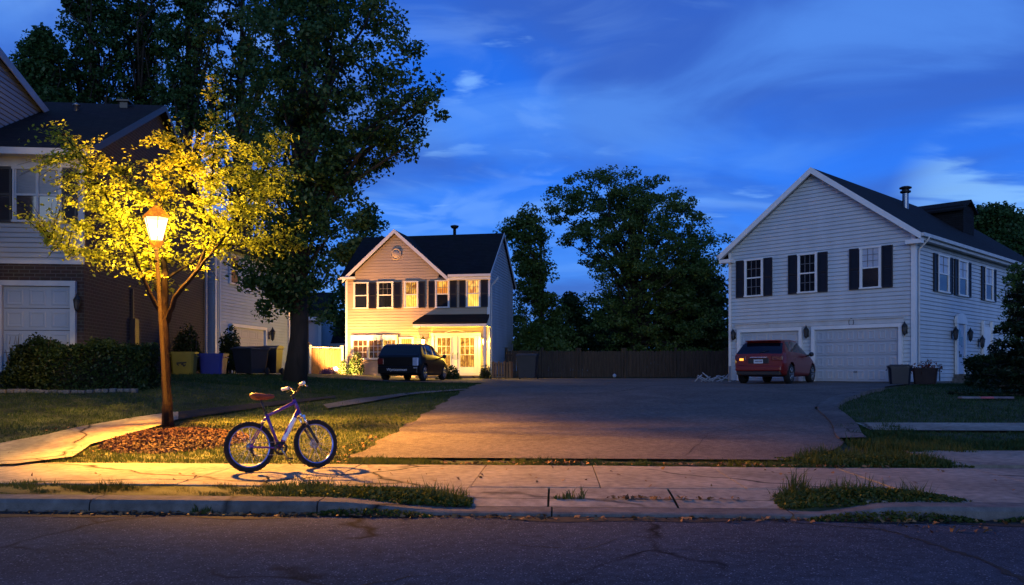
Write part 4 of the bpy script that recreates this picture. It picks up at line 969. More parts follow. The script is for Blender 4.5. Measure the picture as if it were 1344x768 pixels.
def tree(name, label, base, outline, zc, clumps, per, leaf, mat, tr, trunk_top, depth=.8, cr=.8, seed=0, group=None, bark='bark_black', limbs=40, cat='tree', rho=.55, flat_=.6):
    """outline: crown silhouette as photo points taken at distance base[1]; the crown is round in plan"""
    r = np.random.RandomState(seed); bx, by = base; bz = float(zt(bx, by)); k = by/1100.0
    t = thing(name, label, cat, (bx, by, bz - .05), 0, group)
    P = np.array([((px-672)*k - bx, CAMH - (py-487)*k - bz) for px, py in outline]); n = len(P)
    z0, z1 = P[:, 1].min(), P[:, 1].max(); cl = []
    def span(z):
        xs = []
        for i in range(n):
            (xa, za), (xb, zb) = P[i], P[(i+1) % n]
            if (za > z) != (zb > z): xs.append(xa + (xb-xa)*(z-za)/(zb-za))
        return (min(xs), max(xs)) if len(xs) >= 2 else None
    wmax = max((s[1]-s[0]) for s in (span(z) for z in np.linspace(z0+.05, z1-.05, 40)) if s)
    while len(cl) < clumps:
        z = r.uniform(z0 + .1, z1 - .1); s = span(z)
        if not s: continue
        hw = (s[1]-s[0])/2
        if r.rand() > (hw*2/wmax)**1.1: continue
        q = r.rand()**rho * (1.12 if r.rand() < .15 else 1); a = r.uniform(0, 2*np.pi); inset = max(.1, 1 - cr*.55/max(hw, .3))
        cl.append(((s[0]+s[1])/2 + hw*inset*q*np.cos(a), depth*hw*inset*q*np.sin(a), z))
    cl = np.array(cl)
    # trunk and limbs
    mb = MB(); zt_ = trunk_top*z1; cx = float(np.mean(P[:, 0])); lean = .35
    pts = []; rad = []
    for i in range(9):
        f = i/8; pts.append((cx*lean*f + .05*math.sin(i*2.1+seed), .05*math.cos(i*1.7+seed), zt_*f)); rad.append(tr*(1.25 if i == 0 else 1)*(1 - .72*f))
    mb.tube(pts, rad, 10)
    sel = r.permutation(len(cl))[:limbs]
    for j in sel:
        e = cl[j]; f = np.clip((e[2]*.72 - .05*z1)/zt_, .22, .95) * r.uniform(.75, 1.0); i = f*8; i0 = int(i); p0 = Vector(pts[i0]).lerp(Vector(pts[min(8, i0+1)]), i-i0)
        e = Vector(e); L = (e-p0).length; m1 = p0.lerp(e, .35) + Vector((r.normal()*.06*L, r.normal()*.06*L, .10*L)); m2 = p0.lerp(e, .7) + Vector((r.normal()*.05*L, r.normal()*.05*L, .06*L))
        r0 = min(tr*.38, .03 + .018*L)*(1-.4*f); mb.tube([p0, m1, m2, e], [r0, r0*.7, r0*.42, .012], 5, False)
    mb.build('trunk', M[bark], t)
    m = len(cl); N = m*per; idx = np.repeat(np.arange(m), per); g = r.normal(size=(N, 3)); g /= np.linalg.norm(g, axis=1)[:, None]
    sc = (cr*(.55 + .7*r.rand(m)))[idx][:, None]; C = cl[idx] + g*sc*(r.rand(N)**.45)[:, None]*np.array([1, 1, flat_])
    leaf_object('crown', C, leaf, mat, t, seed+1)
    return t
BT = 'trees standing behind the left house'
tree('big_tree', 'largest dark leafy tree with thick trunk between the lit tree and the porch house', (-6.75, 26.2),
     [(300, 395), (300, 330), (322, 250), (310, 150), (300, 20), (330, -90), (430, -130), (500, -70), (528, 15), (556, 40), (566, 95), (600, 118), (585, 160), (553, 172), (568, 190), (530, 212), (500, 240), (470, 300), (448, 340), (440, 385), (442, 418), (425, 428), (405, 420), (375, 415), (330, 410)],
     8.5, 450, 105, .145, 'leaf_dark', .31, .78, .85, .58, 5, limbs=70, rho=.6)
for i, (lb, x, y, ol, sd) in enumerate([
    ('shortest of the dark trees behind the left house, above the white gable', 62, 41, [(5, 150), (8, 90), (40, 40), (60, 34), (85, 60), (110, 150)], 31),
    ('tall dark tree behind the left house, second from the left', 118, 43, [(70, 160), (72, 60), (80, -10), (110, -80), (160, -50), (170, 40), (165, 160)], 32),
    ('tall dark tree behind the roof vents of the left house', 183, 45, [(140, 165), (138, 50), (150, -60), (190, -110), (225, -60), (235, 50), (225, 165)], 33),
    ('tall dark tree above the right end of the left house roof', 246, 43, [(198, 170), (200, 40), (215, -60), (250, -110), (285, -60), (300, 50), (285, 170)], 34),
    ('tall dark tree right behind the tip of the lit street tree', 318, 46, [(268, 260), (265, 100), (275, -60), (320, -110), (365, -60), (375, 80), (365, 260)], 35)]):
    tree('background_tree', lb, ((x-672)/1100*y, y), ol, 8, 230, 60, .20, 'leaf_dark', .26, .9, .7, .55, sd, BT, limbs=40, rho=.7)
tree('background_tree', 'rounded dark tree rising behind the left gable of the lit house', (-9.6, 56), [(435, 440), (432, 330), (455, 280), (490, 268), (512, 300), (505, 330), (520, 360), (500, 440)], 8, 90, 130, .27, 'leaf_dark', .25, .8, .9, 1.0, 41, limbs=20, group='trees beyond the houses')
tree('background_tree', 'narrower leafy tree just right of the lit house', (1.9, 51), [(655, 470), (672, 400), (668, 340), (652, 300), (668, 278), (700, 270), (722, 300), (728, 350), (730, 385), (760, 425), (768, 468)], 8, 260, 90, .18, 'leaf_mid', .22, .85, .8, .62, 42, limbs=40, group='trees beyond the houses')
tree('big_tree', 'biggest spreading tree behind the fence between the lit house and the right hand house', (7.4, 50), [(772, 470), (775, 440), (758, 395), (768, 345), (735, 320), (712, 285), (715, 245), (760, 230), (820, 228), (868, 232), (905, 250), (920, 280), (950, 320), (955, 400), (958, 470)], 8, 600, 110, .17, 'leaf_mid', .34, .82, .85, .62, 43, limbs=90, rho=.6)
tree('background_tree', 'dense dark tree filling the gap beside the right hand house', (11.6, 52), [(850, 490), (860, 400), (880, 350), (930, 335), (965, 380), (975, 490)], 8, 170, 140, .22, 'leaf_deep', .25, .75, .8, 1.0, 44, limbs=20, group='trees beyond the houses')
tree('background_tree', 'small dark tree low in the gap left of the biggest spreading tree', (3.6, 56), [(708, 485), (716, 425), (733, 380), (768, 388), (795, 425), (808, 485)], 8, 90, 130, .24, 'leaf_deep', .16, .75, .9, .9, 45, limbs=16, group='trees beyond the houses')
tree('bush', 'low broad bush behind the dark bin, its lower leaves catching warm light', (1.5, 47.6), [(672, 478), (680, 440), (700, 425), (730, 440), (760, 462), (765, 478)], 8, 80, 140, .2, 'leaf_mid', .1, .6, .7, .7, 46, cat='bush', limbs=12)
for i, (lb, x0, x1, tp, y, sd) in enumerate([('far dark tree mass over the fence behind the middle of the driveway', 752, 860, 388, 60, 51), ('far dark tree mass over the fence near the right hand house', 845, 970, 385, 58, 52), ('far dark tree mass behind the lit house roof edge', 560, 690, 400, 66, 53)]):
    tree('background_tree', lb, (((x0+x1)/2-672)/1100*y, y), [(x0, 492), (x0+5, tp+25), ((x0+x1)/2, tp), (x1-5, tp+20), (x1, 492)], 8, 110, 130, .28, 'leaf_deep', .2, .7, .6, 1.2, sd, 'trees beyond the houses', limbs=10)
tree('background_tree', 'round topped tree behind the ridge of the right hand house', (38, 66), [(1250, 340), (1262, 290), (1282, 272), (1310, 278), (1330, 275), (1360, 300), (1380, 350)], 8, 150, 150, .3, 'leaf_dark', .3, .8, .8, 1.3, 61, limbs=25, group='trees beyond the houses')
tree('young_tree', 'young leafy tree against the right hand house windows above the conifer', (17.8, 29.5), [(1300, 420), (1308, 375), (1322, 350), (1340, 345), (1368, 365), (1390, 410), (1380, 460), (1320, 450)], 8, 34, 90, .12, 'leaf_mid', .07, .85, .8, .4, 62, limbs=24)

# street tree lit by the lamp: trunk, crooked branches, sprays of leaves
TZ = 16.0; tb = ((221-672)/1100*TZ, TZ); tbz = float(zt(*tb))
ST = thing('street_tree', 'young street tree with glowing yellow leaves around the lamp', 'tree', (*tb, tbz - .03))
kk = TZ/1100
def tp(px, py, d=0): return Vector(((px-672)*kk - tb[0], d, CAMH - (py-487)*kk - tbz + .03))
rs = np.random.RandomState(77); mb = MB()
BR = [([(221, 562, 0), (219, 520, 0), (216.5, 435, .0), (217, 365, .0), (213, 332, .05), (206, 275, .25), (200, 225, .3)], [.115, .088, .08, .066, .05, .03, .012]),
      ([(217, 425, .0), (203, 385, -.25), (190, 340, -.45), (172, 290, -.6), (140, 225, -.7), (112, 192, -.75)], [.05, .036, .028, .02, .014, .006]),
      ([(216, 398, .0), (199, 378, .2), (178, 322, .5), (150, 285, .7), (95, 265, .9), (72, 282, 1.0)], [.04, .03, .024, .018, .012, .006]),
      ([(219, 422, .0), (233, 392, -.15), (262, 360, -.2), (276, 322, -.1), (279, 230, .0), (282, 150, .05), (281, 92, .05)], [.055, .045, .038, .028, .02, .013, .006]),
      ([(262, 360, -.2), (300, 325, -.5), (345, 270, -.7), (368, 225, -.8), (388, 190, -.8)], [.028, .022, .016, .011, .005]),
      ([(218, 366, .0), (238, 346, .3), (300, 285, .8), (335, 235, 1.0), (350, 215, 1.1)], [.03, .024, .016, .01, .005]),
      ([(276, 322, -.1), (320, 318, .4), (360, 305, .7), (385, 318, .8)], [.02, .014, .009, .004]),
      ([(206, 275, .25), (160, 240, .7), (130, 210, .9)], [.02, .012, .005]),
      ([(190, 340, -.45), (150, 345, -.9), (110, 330, -1.1)], [.016, .01, .004]),
      ([(279, 240, 0), (250, 215, -.4), (232, 195, -.6)], [.014, .009, .004]), ([(279, 235, 0), (305, 212, .5), (318, 195, .6)], [.014, .009, .004])]
nodes_ = []
for pts, rad in BR:
    P = [tp(*p) for p in pts]; Q = []; RR = []
    for i in range(len(P)-1):
        for t in np.linspace(0, 1, 6)[:-1]: Q.append(P[i].lerp(P[i+1], t) + Vector((rs.normal()*.008, rs.normal()*.008, 0))); RR.append(rad[i]*(1-t) + rad[i+1]*t)
    Q.append(P[-1]); RR.append(rad[-1]); mb.tube(Q, RR, 9)
    nodes_ += [q for q in Q if q.z > 2.2]
OUT = [(56, 293), (75, 262), (72, 235), (95, 190), (112, 184), (150, 182), (172, 208), (188, 238), (200, 256), (196, 215), (222, 190), (258, 182), (268, 150), (275, 88), (287, 86), (292, 130), (298, 188), (330, 202), (392, 182), (400, 220), (378, 240), (388, 268), (375, 300), (397, 320), (350, 332), (290, 345), (262, 362), (238, 352), (196, 388), (150, 370), (104, 348), (72, 310)]
OA = np.array([((px-672)*kk - tb[0], CAMH - (py-487)*kk - tbz + .03) for px, py in OUT])
NA = np.array([list(q) for q in nodes_]); twigs = 0; C = []; T = []
while twigs < 640:
    x = rs.uniform(OA[:, 0].min(), OA[:, 0].max()); z = rs.uniform(OA[:, 1].min(), OA[:, 1].max())
    if not inpoly(np.array([x]), np.array([z]), OA)[0]: continue
    thin = z > 5.75
    if thin and rs.rand() > .9: continue
    d = rs.uniform(-1.5, 1.5) if not thin else rs.uniform(-.25, .25)
    e = np.array([x, d, z]); w = NA[np.argmin(((NA - e)**2).sum(1) + .6*np.maximum(0, NA[:, 2] - z + .1)**2)]
    if np.linalg.norm(e - w) > 2.2: continue
    v_ = e - np.array([-.05, -.4, 3.75]); v_ /= np.linalg.norm(v_)
    if v_ @ np.array([.50, -.56, -.66]) > .66: continue
    twigs += 1; L = np.linalg.norm(e-w); m = (w+e)/2 + np.array([0, 0, .08*L]); mb.tube([w, m, e], [.009, .006, .003], 4, False)
    nl = int(26 + 14*rs.rand()) if not thin else 16
    f = rs.rand(nl)**.7; axis = e - w; f = 1 - f*min(1, .75/max(L, .3))
    c = w*(1-f[:, None])**2 + 2*m*(f*(1-f))[:, None] + e*(f**2)[:, None]
    side = np.cross(axis, [0, 0, 1]); side /= np.linalg.norm(side) + 1e-6
    c = c + side*rs.choice([-1, 1], nl)[:, None]*rs.uniform(.02, .16, nl)[:, None] + rs.normal(size=(nl, 3))*.035
    C.append(c)
mb.build('trunk', M['bark_pale'], ST)
C = np.concatenate(C)
lp = np.array([-6.61 - tb[0], 15.6 - 16.0, 4.15 - tbz]); k_ = ~((np.hypot(C[:, 0] - lp[0]*(1 + .0), C[:, 2] - lp[2] + .02) < .33) & (C[:, 1] < lp[1] + .4)); C = C[k_]
# oval leaves, two folded halves
def oval_leaves(C, size, r, up):
    n = len(C); nrm = r.normal(size=(n, 3)); nrm[:, 2] += up; nrm /= np.linalg.norm(nrm, axis=1)[:, None]
    t = r.normal(size=(n, 3)); t[:, 2] -= .3; t -= nrm*(t*nrm).sum(1)[:, None]; t /= np.linalg.norm(t, axis=1)[:, None]; b = np.cross(nrm, t); s = (size*(.5 + 1.0*r.rand(n)))[:, None]
    q = lambda a, w, h: C + t*s*a + b*s*w + nrm*s*h
    V = np.stack([q(-.5, 0, 0), q(-.15, .27, .07), q(.22, .22, .06), q(.5, 0, -.05), q(.22, -.22, .06), q(-.15, -.27, .07)], 1).reshape(-1, 3); i = np.arange(n)*6
    F = np.concatenate([np.stack([i, i+1, i+2, i+3], -1), np.stack([i, i+3, i+4, i+5], -1)]); return V, F
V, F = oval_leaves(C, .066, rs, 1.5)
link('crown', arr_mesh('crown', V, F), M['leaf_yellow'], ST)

# conifer at the right edge
def conifer(name, label, base, H, spread, seed, zlow=.3):
    r = np.random.RandomState(seed); t = thing(name, label, 'conifer', (*base, float(zt(*base)) - .05)); mb = MB(); C = []
    mb.tube([(0, 0, 0), (.03, 0, H*.5), (0, .02, H)], [.14, .09, .01], 8)
    z = zlow
    while z < H - .1:
        f = 1 - z/H; n = 7 if f > .3 else 5
        for k in range(n):
            a = 2*np.pi*k/n + r.uniform(-.5, .5) + z*2; L = spread*(f**.8)*r.uniform(.65, 1.15); dr = r.uniform(-.12, .10) - .10*f
            p0 = np.array([0, 0, z]); e = np.array([math.cos(a)*L, math.sin(a)*L, z + L*dr + .12*L]); m = (p0+e)/2 + np.array([0, 0, -.06*L])
            mb.tube([p0, m, e], [.03*f+.01, .015, .005], 5, False)
            nb = int(150*L/1.5) + 20; q = r.rand(nb)**.7; c = p0*((1-q)**2)[:, None] + 2*m*(q*(1-q))[:, None] + e*(q**2)[:, None]
            sd = np.array([-math.sin(a), math.cos(a), 0]); wd = .34*L*(1-q*.75)
            c = c + sd*(r.uniform(-1, 1, nb)*wd)[:, None] + np.array([0, 0, 1])*r.normal(size=nb)[:, None]*.045 - np.array([0, 0, .05])
            C.append(c)
        z += .21 + .12*r.rand()
    mb.build('trunk', M['bark'], t); leaf_object('crown', np.concatenate(C), .16, 'needle', t, seed, .6, .28)
    return t
conifer('conifer', 'dark spreading conifer at the right edge in front of the house', (13.9, 22.6), 3.55, 1.75, 71, .1)

def hedge(name, label, box, n, leaf, mat, seed, cat='hedge', round_=False, twigs=0):
    (x0, y0), (x1, y1), h = box; cx, cy = (x0+x1)/2, (y0+y1)/2; z = float(zt(cx, cy)) - .08
    t = thing(name, label, cat, (cx, cy, z), 0, 'shrubs around the lit house' if cat == 'shrub' else None); r = np.random.RandomState(seed); hx, hy = (x1-x0)/2, (y1-y0)/2
    g = r.uniform(-1, 1, (n, 3)); g[:, 2] = r.rand(n)*1.0
    if round_:
        a = r.normal(size=(n, 3)); a /= np.linalg.norm(a, axis=1)[:, None]; a[:, 2] = np.abs(a[:, 2])*.96; q = (r.rand(n)**.3)[:, None]; g = a*q
        g[:, 2] = .12 + g[:, 2]*.88
    else:
        k = r.randint(0, 4, n); sg = r.choice([-1, 1], n); dp = 1 - .25*r.rand(n)**2
        g[k == 0, 0] = (sg*dp)[k == 0]; g[k == 1, 1] = (sg*dp)[k == 1]; g[k == 2, 2] = dp[k == 2]; 
    lump = 1 + .07*np.sin(g[:, 0]*hx*4.1 + 1) + .05*np.sin(g[:, 0]*hx*9.3 + g[:, 2]*7)
    C = np.stack([g[:, 0]*hx*(1 + .04*np.sin(g[:, 2]*9)), g[:, 1]*hy*lump, g[:, 2]*h*lump], -1) + r.normal(size=(n, 3))*.04
    leaf_object('foliage', C, leaf, mat, t, seed); mb = MB()
    for i in range(14):
        a = r.uniform(-.7, .7)*hx; b_ = r.uniform(-.5, .5)*hy; e = (a*1.2, b_*1.2, h*r.uniform(.7, .95)); mb.tube([(a*.6, b_*.6, 0), (a, b_, h*.4), e], [.03, .02, .006], 5, False)
    for i in range(twigs):
        a = r.uniform(-.9, .9)*hx; mb.tube([(a, 0, h*.9), (a+.05*r.normal(), .05*r.normal(), h*1.0+r.uniform(.05, .25))], [.008, .003], 4, False)
    mb.build('stem', M['bark'], t)
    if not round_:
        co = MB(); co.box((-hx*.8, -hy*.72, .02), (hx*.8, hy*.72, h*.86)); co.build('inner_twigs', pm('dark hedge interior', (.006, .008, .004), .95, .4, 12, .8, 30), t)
    return t
hedge('bush', 'rounded leafy bush in front of the left garage door', ((-12.75, 20.5), (-11.3, 21.6), 1.3), 9000, .085, 'hedge', 81, 'bush', True, twigs=10)
hedge('hedge', 'long dark clipped hedge below the brick wall of the left house', ((-11.75, 20.7), (-9.1, 21.5), 1.12), 16000, .085, 'leaf_deep', 82)
hedge('bush', 'bush with loose leaves above the yellow bin', ((-12.0, 29.0), (-10.9, 29.9), 1.75), 2600, .11, 'hedge', 83, 'bush', True)
hedge('bush', 'small bush in front of the low garage door above the blue bin', ((-10.75, 30.2), (-9.85, 31.0), 1.75), 2000, .11, 'hedge', 84, 'bush', True)
hedge('shrub', 'small dark shrub under the wide window of the lit house', ((-8.35, 42.4), (-7.55, 43.2), 1.15), 1500, .10, 'leaf_deep', 85, 'shrub', True)
hedge('shrub', 'tiny shrub beside the garden spotlight', ((-8.8, 42.3), (-8.35, 42.8), .75), 600, .09, 'leaf_deep', 86, 'shrub', True)
hedge('shrub', 'small round shrub at the right corner of the lit porch', ((-1.6, 41.0), (-1.0, 41.6), .75), 700, .09, 'leaf_deep', 87, 'shrub', True)
hedge('shrub', 'low dark shrub in front of the black car bonnet', ((-3.5, 38.9), (-2.4, 39.6), .7), 1200, .10, 'leaf_deep', 88, 'shrub', True)
hedge('hedge', 'dark boxy hedge right of the narrow side door', ((15.1, 26.9), (17.0, 28.0), 1.05), 6500, .09, 'leaf_deep', 89)
hedge('ground_shrub', 'low purple flowered plants at the foot of the lit fence', ((-9.6, 41.6), (-8.7, 42.2), .34), 900, .08, 'flower' if 'flower' in M else 'leaf_deep', 90, 'plants', True)
#THINGS
# ------------------------------------------------------------------ bins and small things
def gz(x, y): return float(zt(x, y))
M['bin_yellow'] = pm('yellow plastic', (.20, .17, .012), .45, .12, 3, spec=.5)
M['bin_blue'] = pm('blue plastic', (.02, .035, .26), .45, .12, 3, spec=.5)
M['bin_dark'] = pm('dark blue grey plastic', (.012, .014, .022), .45, .2, 3, spec=.5)
def tub(name, label, cat, x, y, w, d, h, mat, rz=0, lid=None, group=None, mark=False):
    t = thing(name, label, cat, (x, y, gz(x, y)), rz, group); mb = MB(); k = .84
    def rect(s, z, ins=0): a, b_ = w/2*s - ins, d/2*s - ins; c = min(a, b_)*.25; return [(-a+c, -b_, z), (a-c, -b_, z), (a, -b_+c, z), (a, b_-c, z), (a-c, b_, z), (-a+c, b_, z), (-a, b_-c, z), (-a, -b_+c, z)]
    rows = [rect(k, 0), rect(k+.02, .02), rect(.97, h*.86), rect(.97, h*.9), rect(1.05, h*.9), rect(1.06, h), rect(.98, h), rect(.9, h*.8), rect(.8, .06)]
    for a, b_ in zip(rows[:-1], rows[1:]):
        for i in range(8): j = (i+1) % 8; mb.quad(a[i], a[j], b_[j], b_[i])
    mb.poly(rows[0][::-1]); mb.poly(rows[-1])
    body = mb.build('body', M[mat], t, bevel=.008)
    hd = MB()
    for s in (-1, 1): hd.tube([(s*w*.53, -.10, h*.84), (s*w*.575, -.10, h*.80), (s*w*.575, .10, h*.80), (s*w*.53, .10, h*.84)], .016, 6)
    hd.build('handle', M[mat], t)
    if mark:
        g = MB(); yy = -d/2*.925 - .012
        for (a, b_, c, e, th) in [(-.22, .50, .20, .53, .05), (-.20, .47, -.12, .40, .04), (.02, .50, .10, .36, .05), (.10, .36, .16, .45, .04), (-.02, .44, .08, .46, .05)]:
            dx, dz = c-a, e-b_; L = math.hypot(dx, dz); nx, nz = -dz/L*th/2, dx/L*th/2; g.quad((a*w+nx, yy+.0, b_*h+nz), (c*w+nx, yy, e*h+nz), (c*w-nx, yy, e*h-nz), (a*w-nx, yy, b_*h-nz))
        g.build('printed_mark', M['black'], body)
    if lid:
        l = MB(); l.box((-w*.53, -d*.54, h+.004), (w*.53, d*.54, h+.045)); l.box((-w*.42, -d*.42, h+.046), (w*.42, d*.42, h+.075)); l.build('lid', M[lid], t, bevel=.012)
    return t
def wheelie(name, label, x, y, rz, w=.62, d=.72, h=1.05, group=None):
    t = thing(name, label, 'wheeled bin', (x, y, gz(x, y)), rz, 'dark wheeled bins'); mb = MB()
    b_ = [(-w*.40, -d*.36, .05), (w*.40, -d*.36, .05), (w*.40, d*.36, .05), (-w*.40, d*.36, .05)]; u = [(-w*.49, -d*.5, h*.9), (w*.49, -d*.5, h*.9), (w*.49, d*.46, h*.9), (-w*.49, d*.46, h*.9)]
    mb.add(b_+u, [(3, 2, 1, 0), (4, 5, 6, 7), (0, 1, 5, 4), (1, 2, 6, 5), (2, 3, 7, 6), (3, 0, 4, 7)]); mb.box((-w*.52, -d*.53, h*.86), (w*.52, d*.5, h*.905))
    mb.build('body', M['bin_dark'], t, bevel=.015)
    l = MB(); n = 8
    for i in range(n):
        f0, f1 = i/n, (i+1)/n; z0, z1 = h*.91 + .09*math.sin(f0*math.pi*.9), h*.91 + .09*math.sin(f1*math.pi*.9); y0, y1 = -d*.56 + d*1.08*f0, -d*.56 + d*1.08*f1
        l.quad((-w*.53, y0, z0), (w*.53, y0, z0), (w*.53, y1, z1), (-w*.53, y1, z1))
        l.quad((-w*.53, y0, h*.907), (-w*.53, y1, h*.907), (-w*.53, y1, z1), (-w*.53, y0, z0)); l.quad((w*.53, y0, h*.907), (w*.53, y1, h*.907), (w*.53, y1, z1), (w*.53, y0, z0))
    l.build('lid', M['bin_dark'], t)
    hd = MB(); hd.tube([(-w*.42, d*.5, h*.86), (-w*.42, d*.58, h*.9), (w*.42, d*.58, h*.9), (w*.42, d*.5, h*.86)], .018, 6); hd.build('handle', M['bin_dark'], t)
    for s in (-1, 1):
        q = MB(); q.lathe([(.0, -.03), (.11, -.03), (.125, -.015), (.125, .015), (.11, .03), (0, .03)], (s*w*.46, d*.40, .125), axis='x', n=16); q.build('wheel', M['rubber'], t)
    return t
tub('recycling_tub', 'yellow plastic tub with a dark printed mark standing by the brick wall', 'bin', -10.95, 28.0, .78, .55, .76, 'bin_yellow', R(4), mark=True, group='plastic tubs beside the brick wall')
tub('recycling_tub', 'blue plastic tub right of the yellow bin', 'bin', -10.3, 28.9, .86, .6, .72, 'bin_blue', R(-3), group='plastic tubs beside the brick wall')
wheelie('wheeled_bin', 'big dark wheeled bin with overhanging lid right of the blue tub', -9.1, 29.2, R(-24), .86, .95, 1.0)
wheelie('wheeled_bin', 'narrower dark wheeled bin nearest the big tree trunk', -8.75, 30.6, R(-8), .6, .62, 1.08)
wheelie('wheeled_bin', 'black wheeled bin beside the fence right of the lit house', .75, 40.0, R(-10), .95, .9, 1.25)
tub('garbage_tub', 'dark lidded tub in front of the wide garage door', 'bin', 13.15, 28.45, .72, .62, .60, 'bin_dark', R(-20), lid='bin_dark')
M['terracotta'] = pm('dark brown planter', (.03, .016, .014), .7, .3, 5)
M['redflower'] = leafmat('dull red flowers', (.12, .02, .015), (.22, .05, .03), .2, 3, 12)
pl = tub('planter', 'dark planter tub with reddish plant at the house corner', 'planter', 14.15, 28.7, .78, .6, .56, 'terracotta', R(-30))
r = np.random.RandomState(5); C = r.normal(size=(220, 3))*np.array([.22, .16, .10]) + np.array([0, 0, .56]); leaf_object('flowers', C, .09, 'redflower', pl, 6)
sp = MB(); sp.tube([(.08, 0, .3), (.10, 0, .7), (.07, .02, .86)], .012, 5); sp.tube([(.1, 0, .7), (.16, 0, .82)], .009, 5); sp.build('stem', M['bark'], pl)
# wooden crate / planter frame at the porch corner
cr = thing('slatted_crate', 'small slatted wooden crate between the lit house and the black bin', 'crate', (-.45, 41.2, gz(-.45, 41.2)), R(-12)); mb = MB()
for i in range(7): x = -.42 + .14*i; mb.box((x-.045, -.32, .03), (x+.045, -.295, .86 - .05*(i % 2)))
for i in range(4): y = -.25 + .15*i; mb.box((.44, y-.05, .03), (.46, y+.05, .84)); mb.box((-.49, y-.05, .03), (-.47, y+.05, .84))
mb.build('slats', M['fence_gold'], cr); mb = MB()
for z in (.15, .65): mb.box((-.468, -.293, z), (.438, -.26, z+.07))
mb.box((-.468, -.25, .05), (.438, .3, .08)); mb.build('frame', M['fence'], cr)
# heap of white lattice pieces
lt = thing('lattice_heap', 'heap of broken white lattice strips left of the red car', 'lattice', (7.75, 32.3, gz(7.75, 32.3))); mb = MB(); rr = random.Random(4)
for i in range(13):
    x = -.55 + .09*i; a = R(rr.choice([38, 55, 125, 140, 150, 30])); L = rr.uniform(.4, .75); c, s = math.cos(a)*L/2, math.sin(a)*L/2; y = rr.uniform(-.12, .12)
    p, q = (x-c, y, .03 + 0), (x+c, y+.05, .03 + 2*s*.62); mb.tube([p, q], .026, 4)
mb.build('strips', M['trim_dusk'], lt); mb = MB(); mb.box((.60, -.04, 0), (.68, .04, .62)); mb.build('post', M['trim_dusk'], lt)
bl = MB(); bl.lathe([(.001, .0), (.07, .03), (.11, .11), (.07, .19), (.001, .22)], (0, 0, 0), n=14); bo = bl.build('ball', pm('pale blue rubber', (.2, .3, .5), .5, .1, 3)); bo.location = (5.55, 45.4, gz(5.55, 45.4)); tag(bo, 'small pale blue ball lying at the foot of the dark fence', 'ball')
# flat board on the right lawn
pk = thing('lawn_edging_board', 'flat pale board with a pinkish middle lying on the right hand lawn', 'board', (12.15, 21.6, gz(12.15, 21.6) + .015), R(2)); 
for i, (a, b_, m_) in enumerate([(-.62, -.13, pm('grey board', (.16, .15, .17), .6, .2, 5)), (-.128, .22, pm('pinkish board', (.34, .08, .10), .5, .3, 5)), (.222, .75, pm('grey purple board', (.12, .10, .13), .6, .3, 5))]):
    q = MB(); q.box((a, -.10, 0), (b_, .10, .05)); q.build('plank', m_, pk, bevel=.006)
# stone border in front of the left hedge
mb = MB(); rr = random.Random(6)
for i in range(22):
    x = -12.6 + i*.165; y = 20.15 + .12*math.sin(i*.4) + rr.uniform(-.03, .03); z = gz(x, y) - .03; w = .075; mb.box((x-w, y-.06, z), (x+w, y+.06, z+.075+rr.uniform(0, .03)))
tag(mb.build('stone_border', M['kerb'], bevel=.02), 'low stone border along the front of the left hedge', 'border')
# dark slab steps by the left garage
mb = MB(); mb.box((-15.5, 20.6, .8), (-12.9, 22.0, 1.44)); tag(mb.build('garage_apron', M['kerb'], bevel=.01), kind='structure')

# garden spotlight
gx_, gy_ = -8.75, 41.55
sl = thing('garden_spotlight', 'small lit garden spotlight at the foot of the cedar fence', 'spotlight', (gx_, gy_, gz(gx_, gy_)), R(20)); mb = MB()
mb.tube([(0, 0, -.1), (0, 0, .16)], .015, 6); mb.lathe([(.0, -.10), (.05, -.09), (.07, .0), (.085, .09), (.075, .09)], (0, 0, 0), axis='y', n=14)
mb.xf(Matrix.Translation((0, 0, .0))); mb.v = [(x, y, z + (.22 if abs(x) <= .2 and (x*x + z*z) < .0081 and abs(y) > .0001 else 0)) for x, y, z in mb.v] if False else mb.v
mb.build('stake', M['black'], sl)
hd = MB(); hd.lathe([(.0, -.10), (.05, -.09), (.075, .0), (.09, .10)], (0, 0, .25), axis='y', n=14); head = hd.build('lamp_head', M['black'], sl)
gl = MB(); gl.lathe([(.0, .085), (.082, .085)], (0, 0, .25), axis='y', n=14); gl.lathe([(.09, 0.085), (.10, .12), (.0, .15)], (0, -.24, .25), axis='y', n=12); gl.build('lamp_glass', emit('spotlight glass', (1, .6, .2), 25), head)

# ------------------------------------------------------------------ lamp post
lz = gz(-6.42, 15.6); LP = thing('lamp_post', 'garden lamp post with glowing six sided lantern standing against the street tree trunk', 'lamp post', (-6.42, 15.6, lz - .02))
top = 3.45; tilt = lambda z: (-.20*(z/3.45), .0)
mb = MB(); mb.tube([(*tilt(0), 0), (*tilt(.5), .5), (*tilt(.52), .52), (*tilt(top), top)], [.05, .05, .036, .034], 12)
mb.lathe([(.07, 0), (.07, .06), (.05, .1)], (0, 0, 0), n=12); mb.lathe([(.035, top-.3), (.05, top-.28), (.035, top-.25)], (tilt(top)[0], 0, 0), n=12)
mb.build('post', pm('brown painted post', (.010, .008, .006), .8, .3, 5, spec=.08), LP)
c = (tilt(top)[0], 0, 0); z0 = top
mb = MB()
for k in range(6):
    a = 2*math.pi*k/6; mb.tube([(c[0]+.118*math.cos(a), .118*math.sin(a), z0+.11), (c[0]+.228*math.cos(a), .228*math.sin(a), z0+.53)], .008, 5)
mb.lathe([(.03, z0+.755), (.022, z0+.78), (.03, z0+.80), (.0, z0+.84)], c, n=6); mb.lathe([(.030, z0-.02), (.045, z0-.05), (.036, z0-.09)], c, n=6)
M['copper'] = pm('copper brown lantern metal', (.30, .12, .04), .5, .2, 6, metal=.3)
lan = mb.build('lantern', M['copper'], LP)
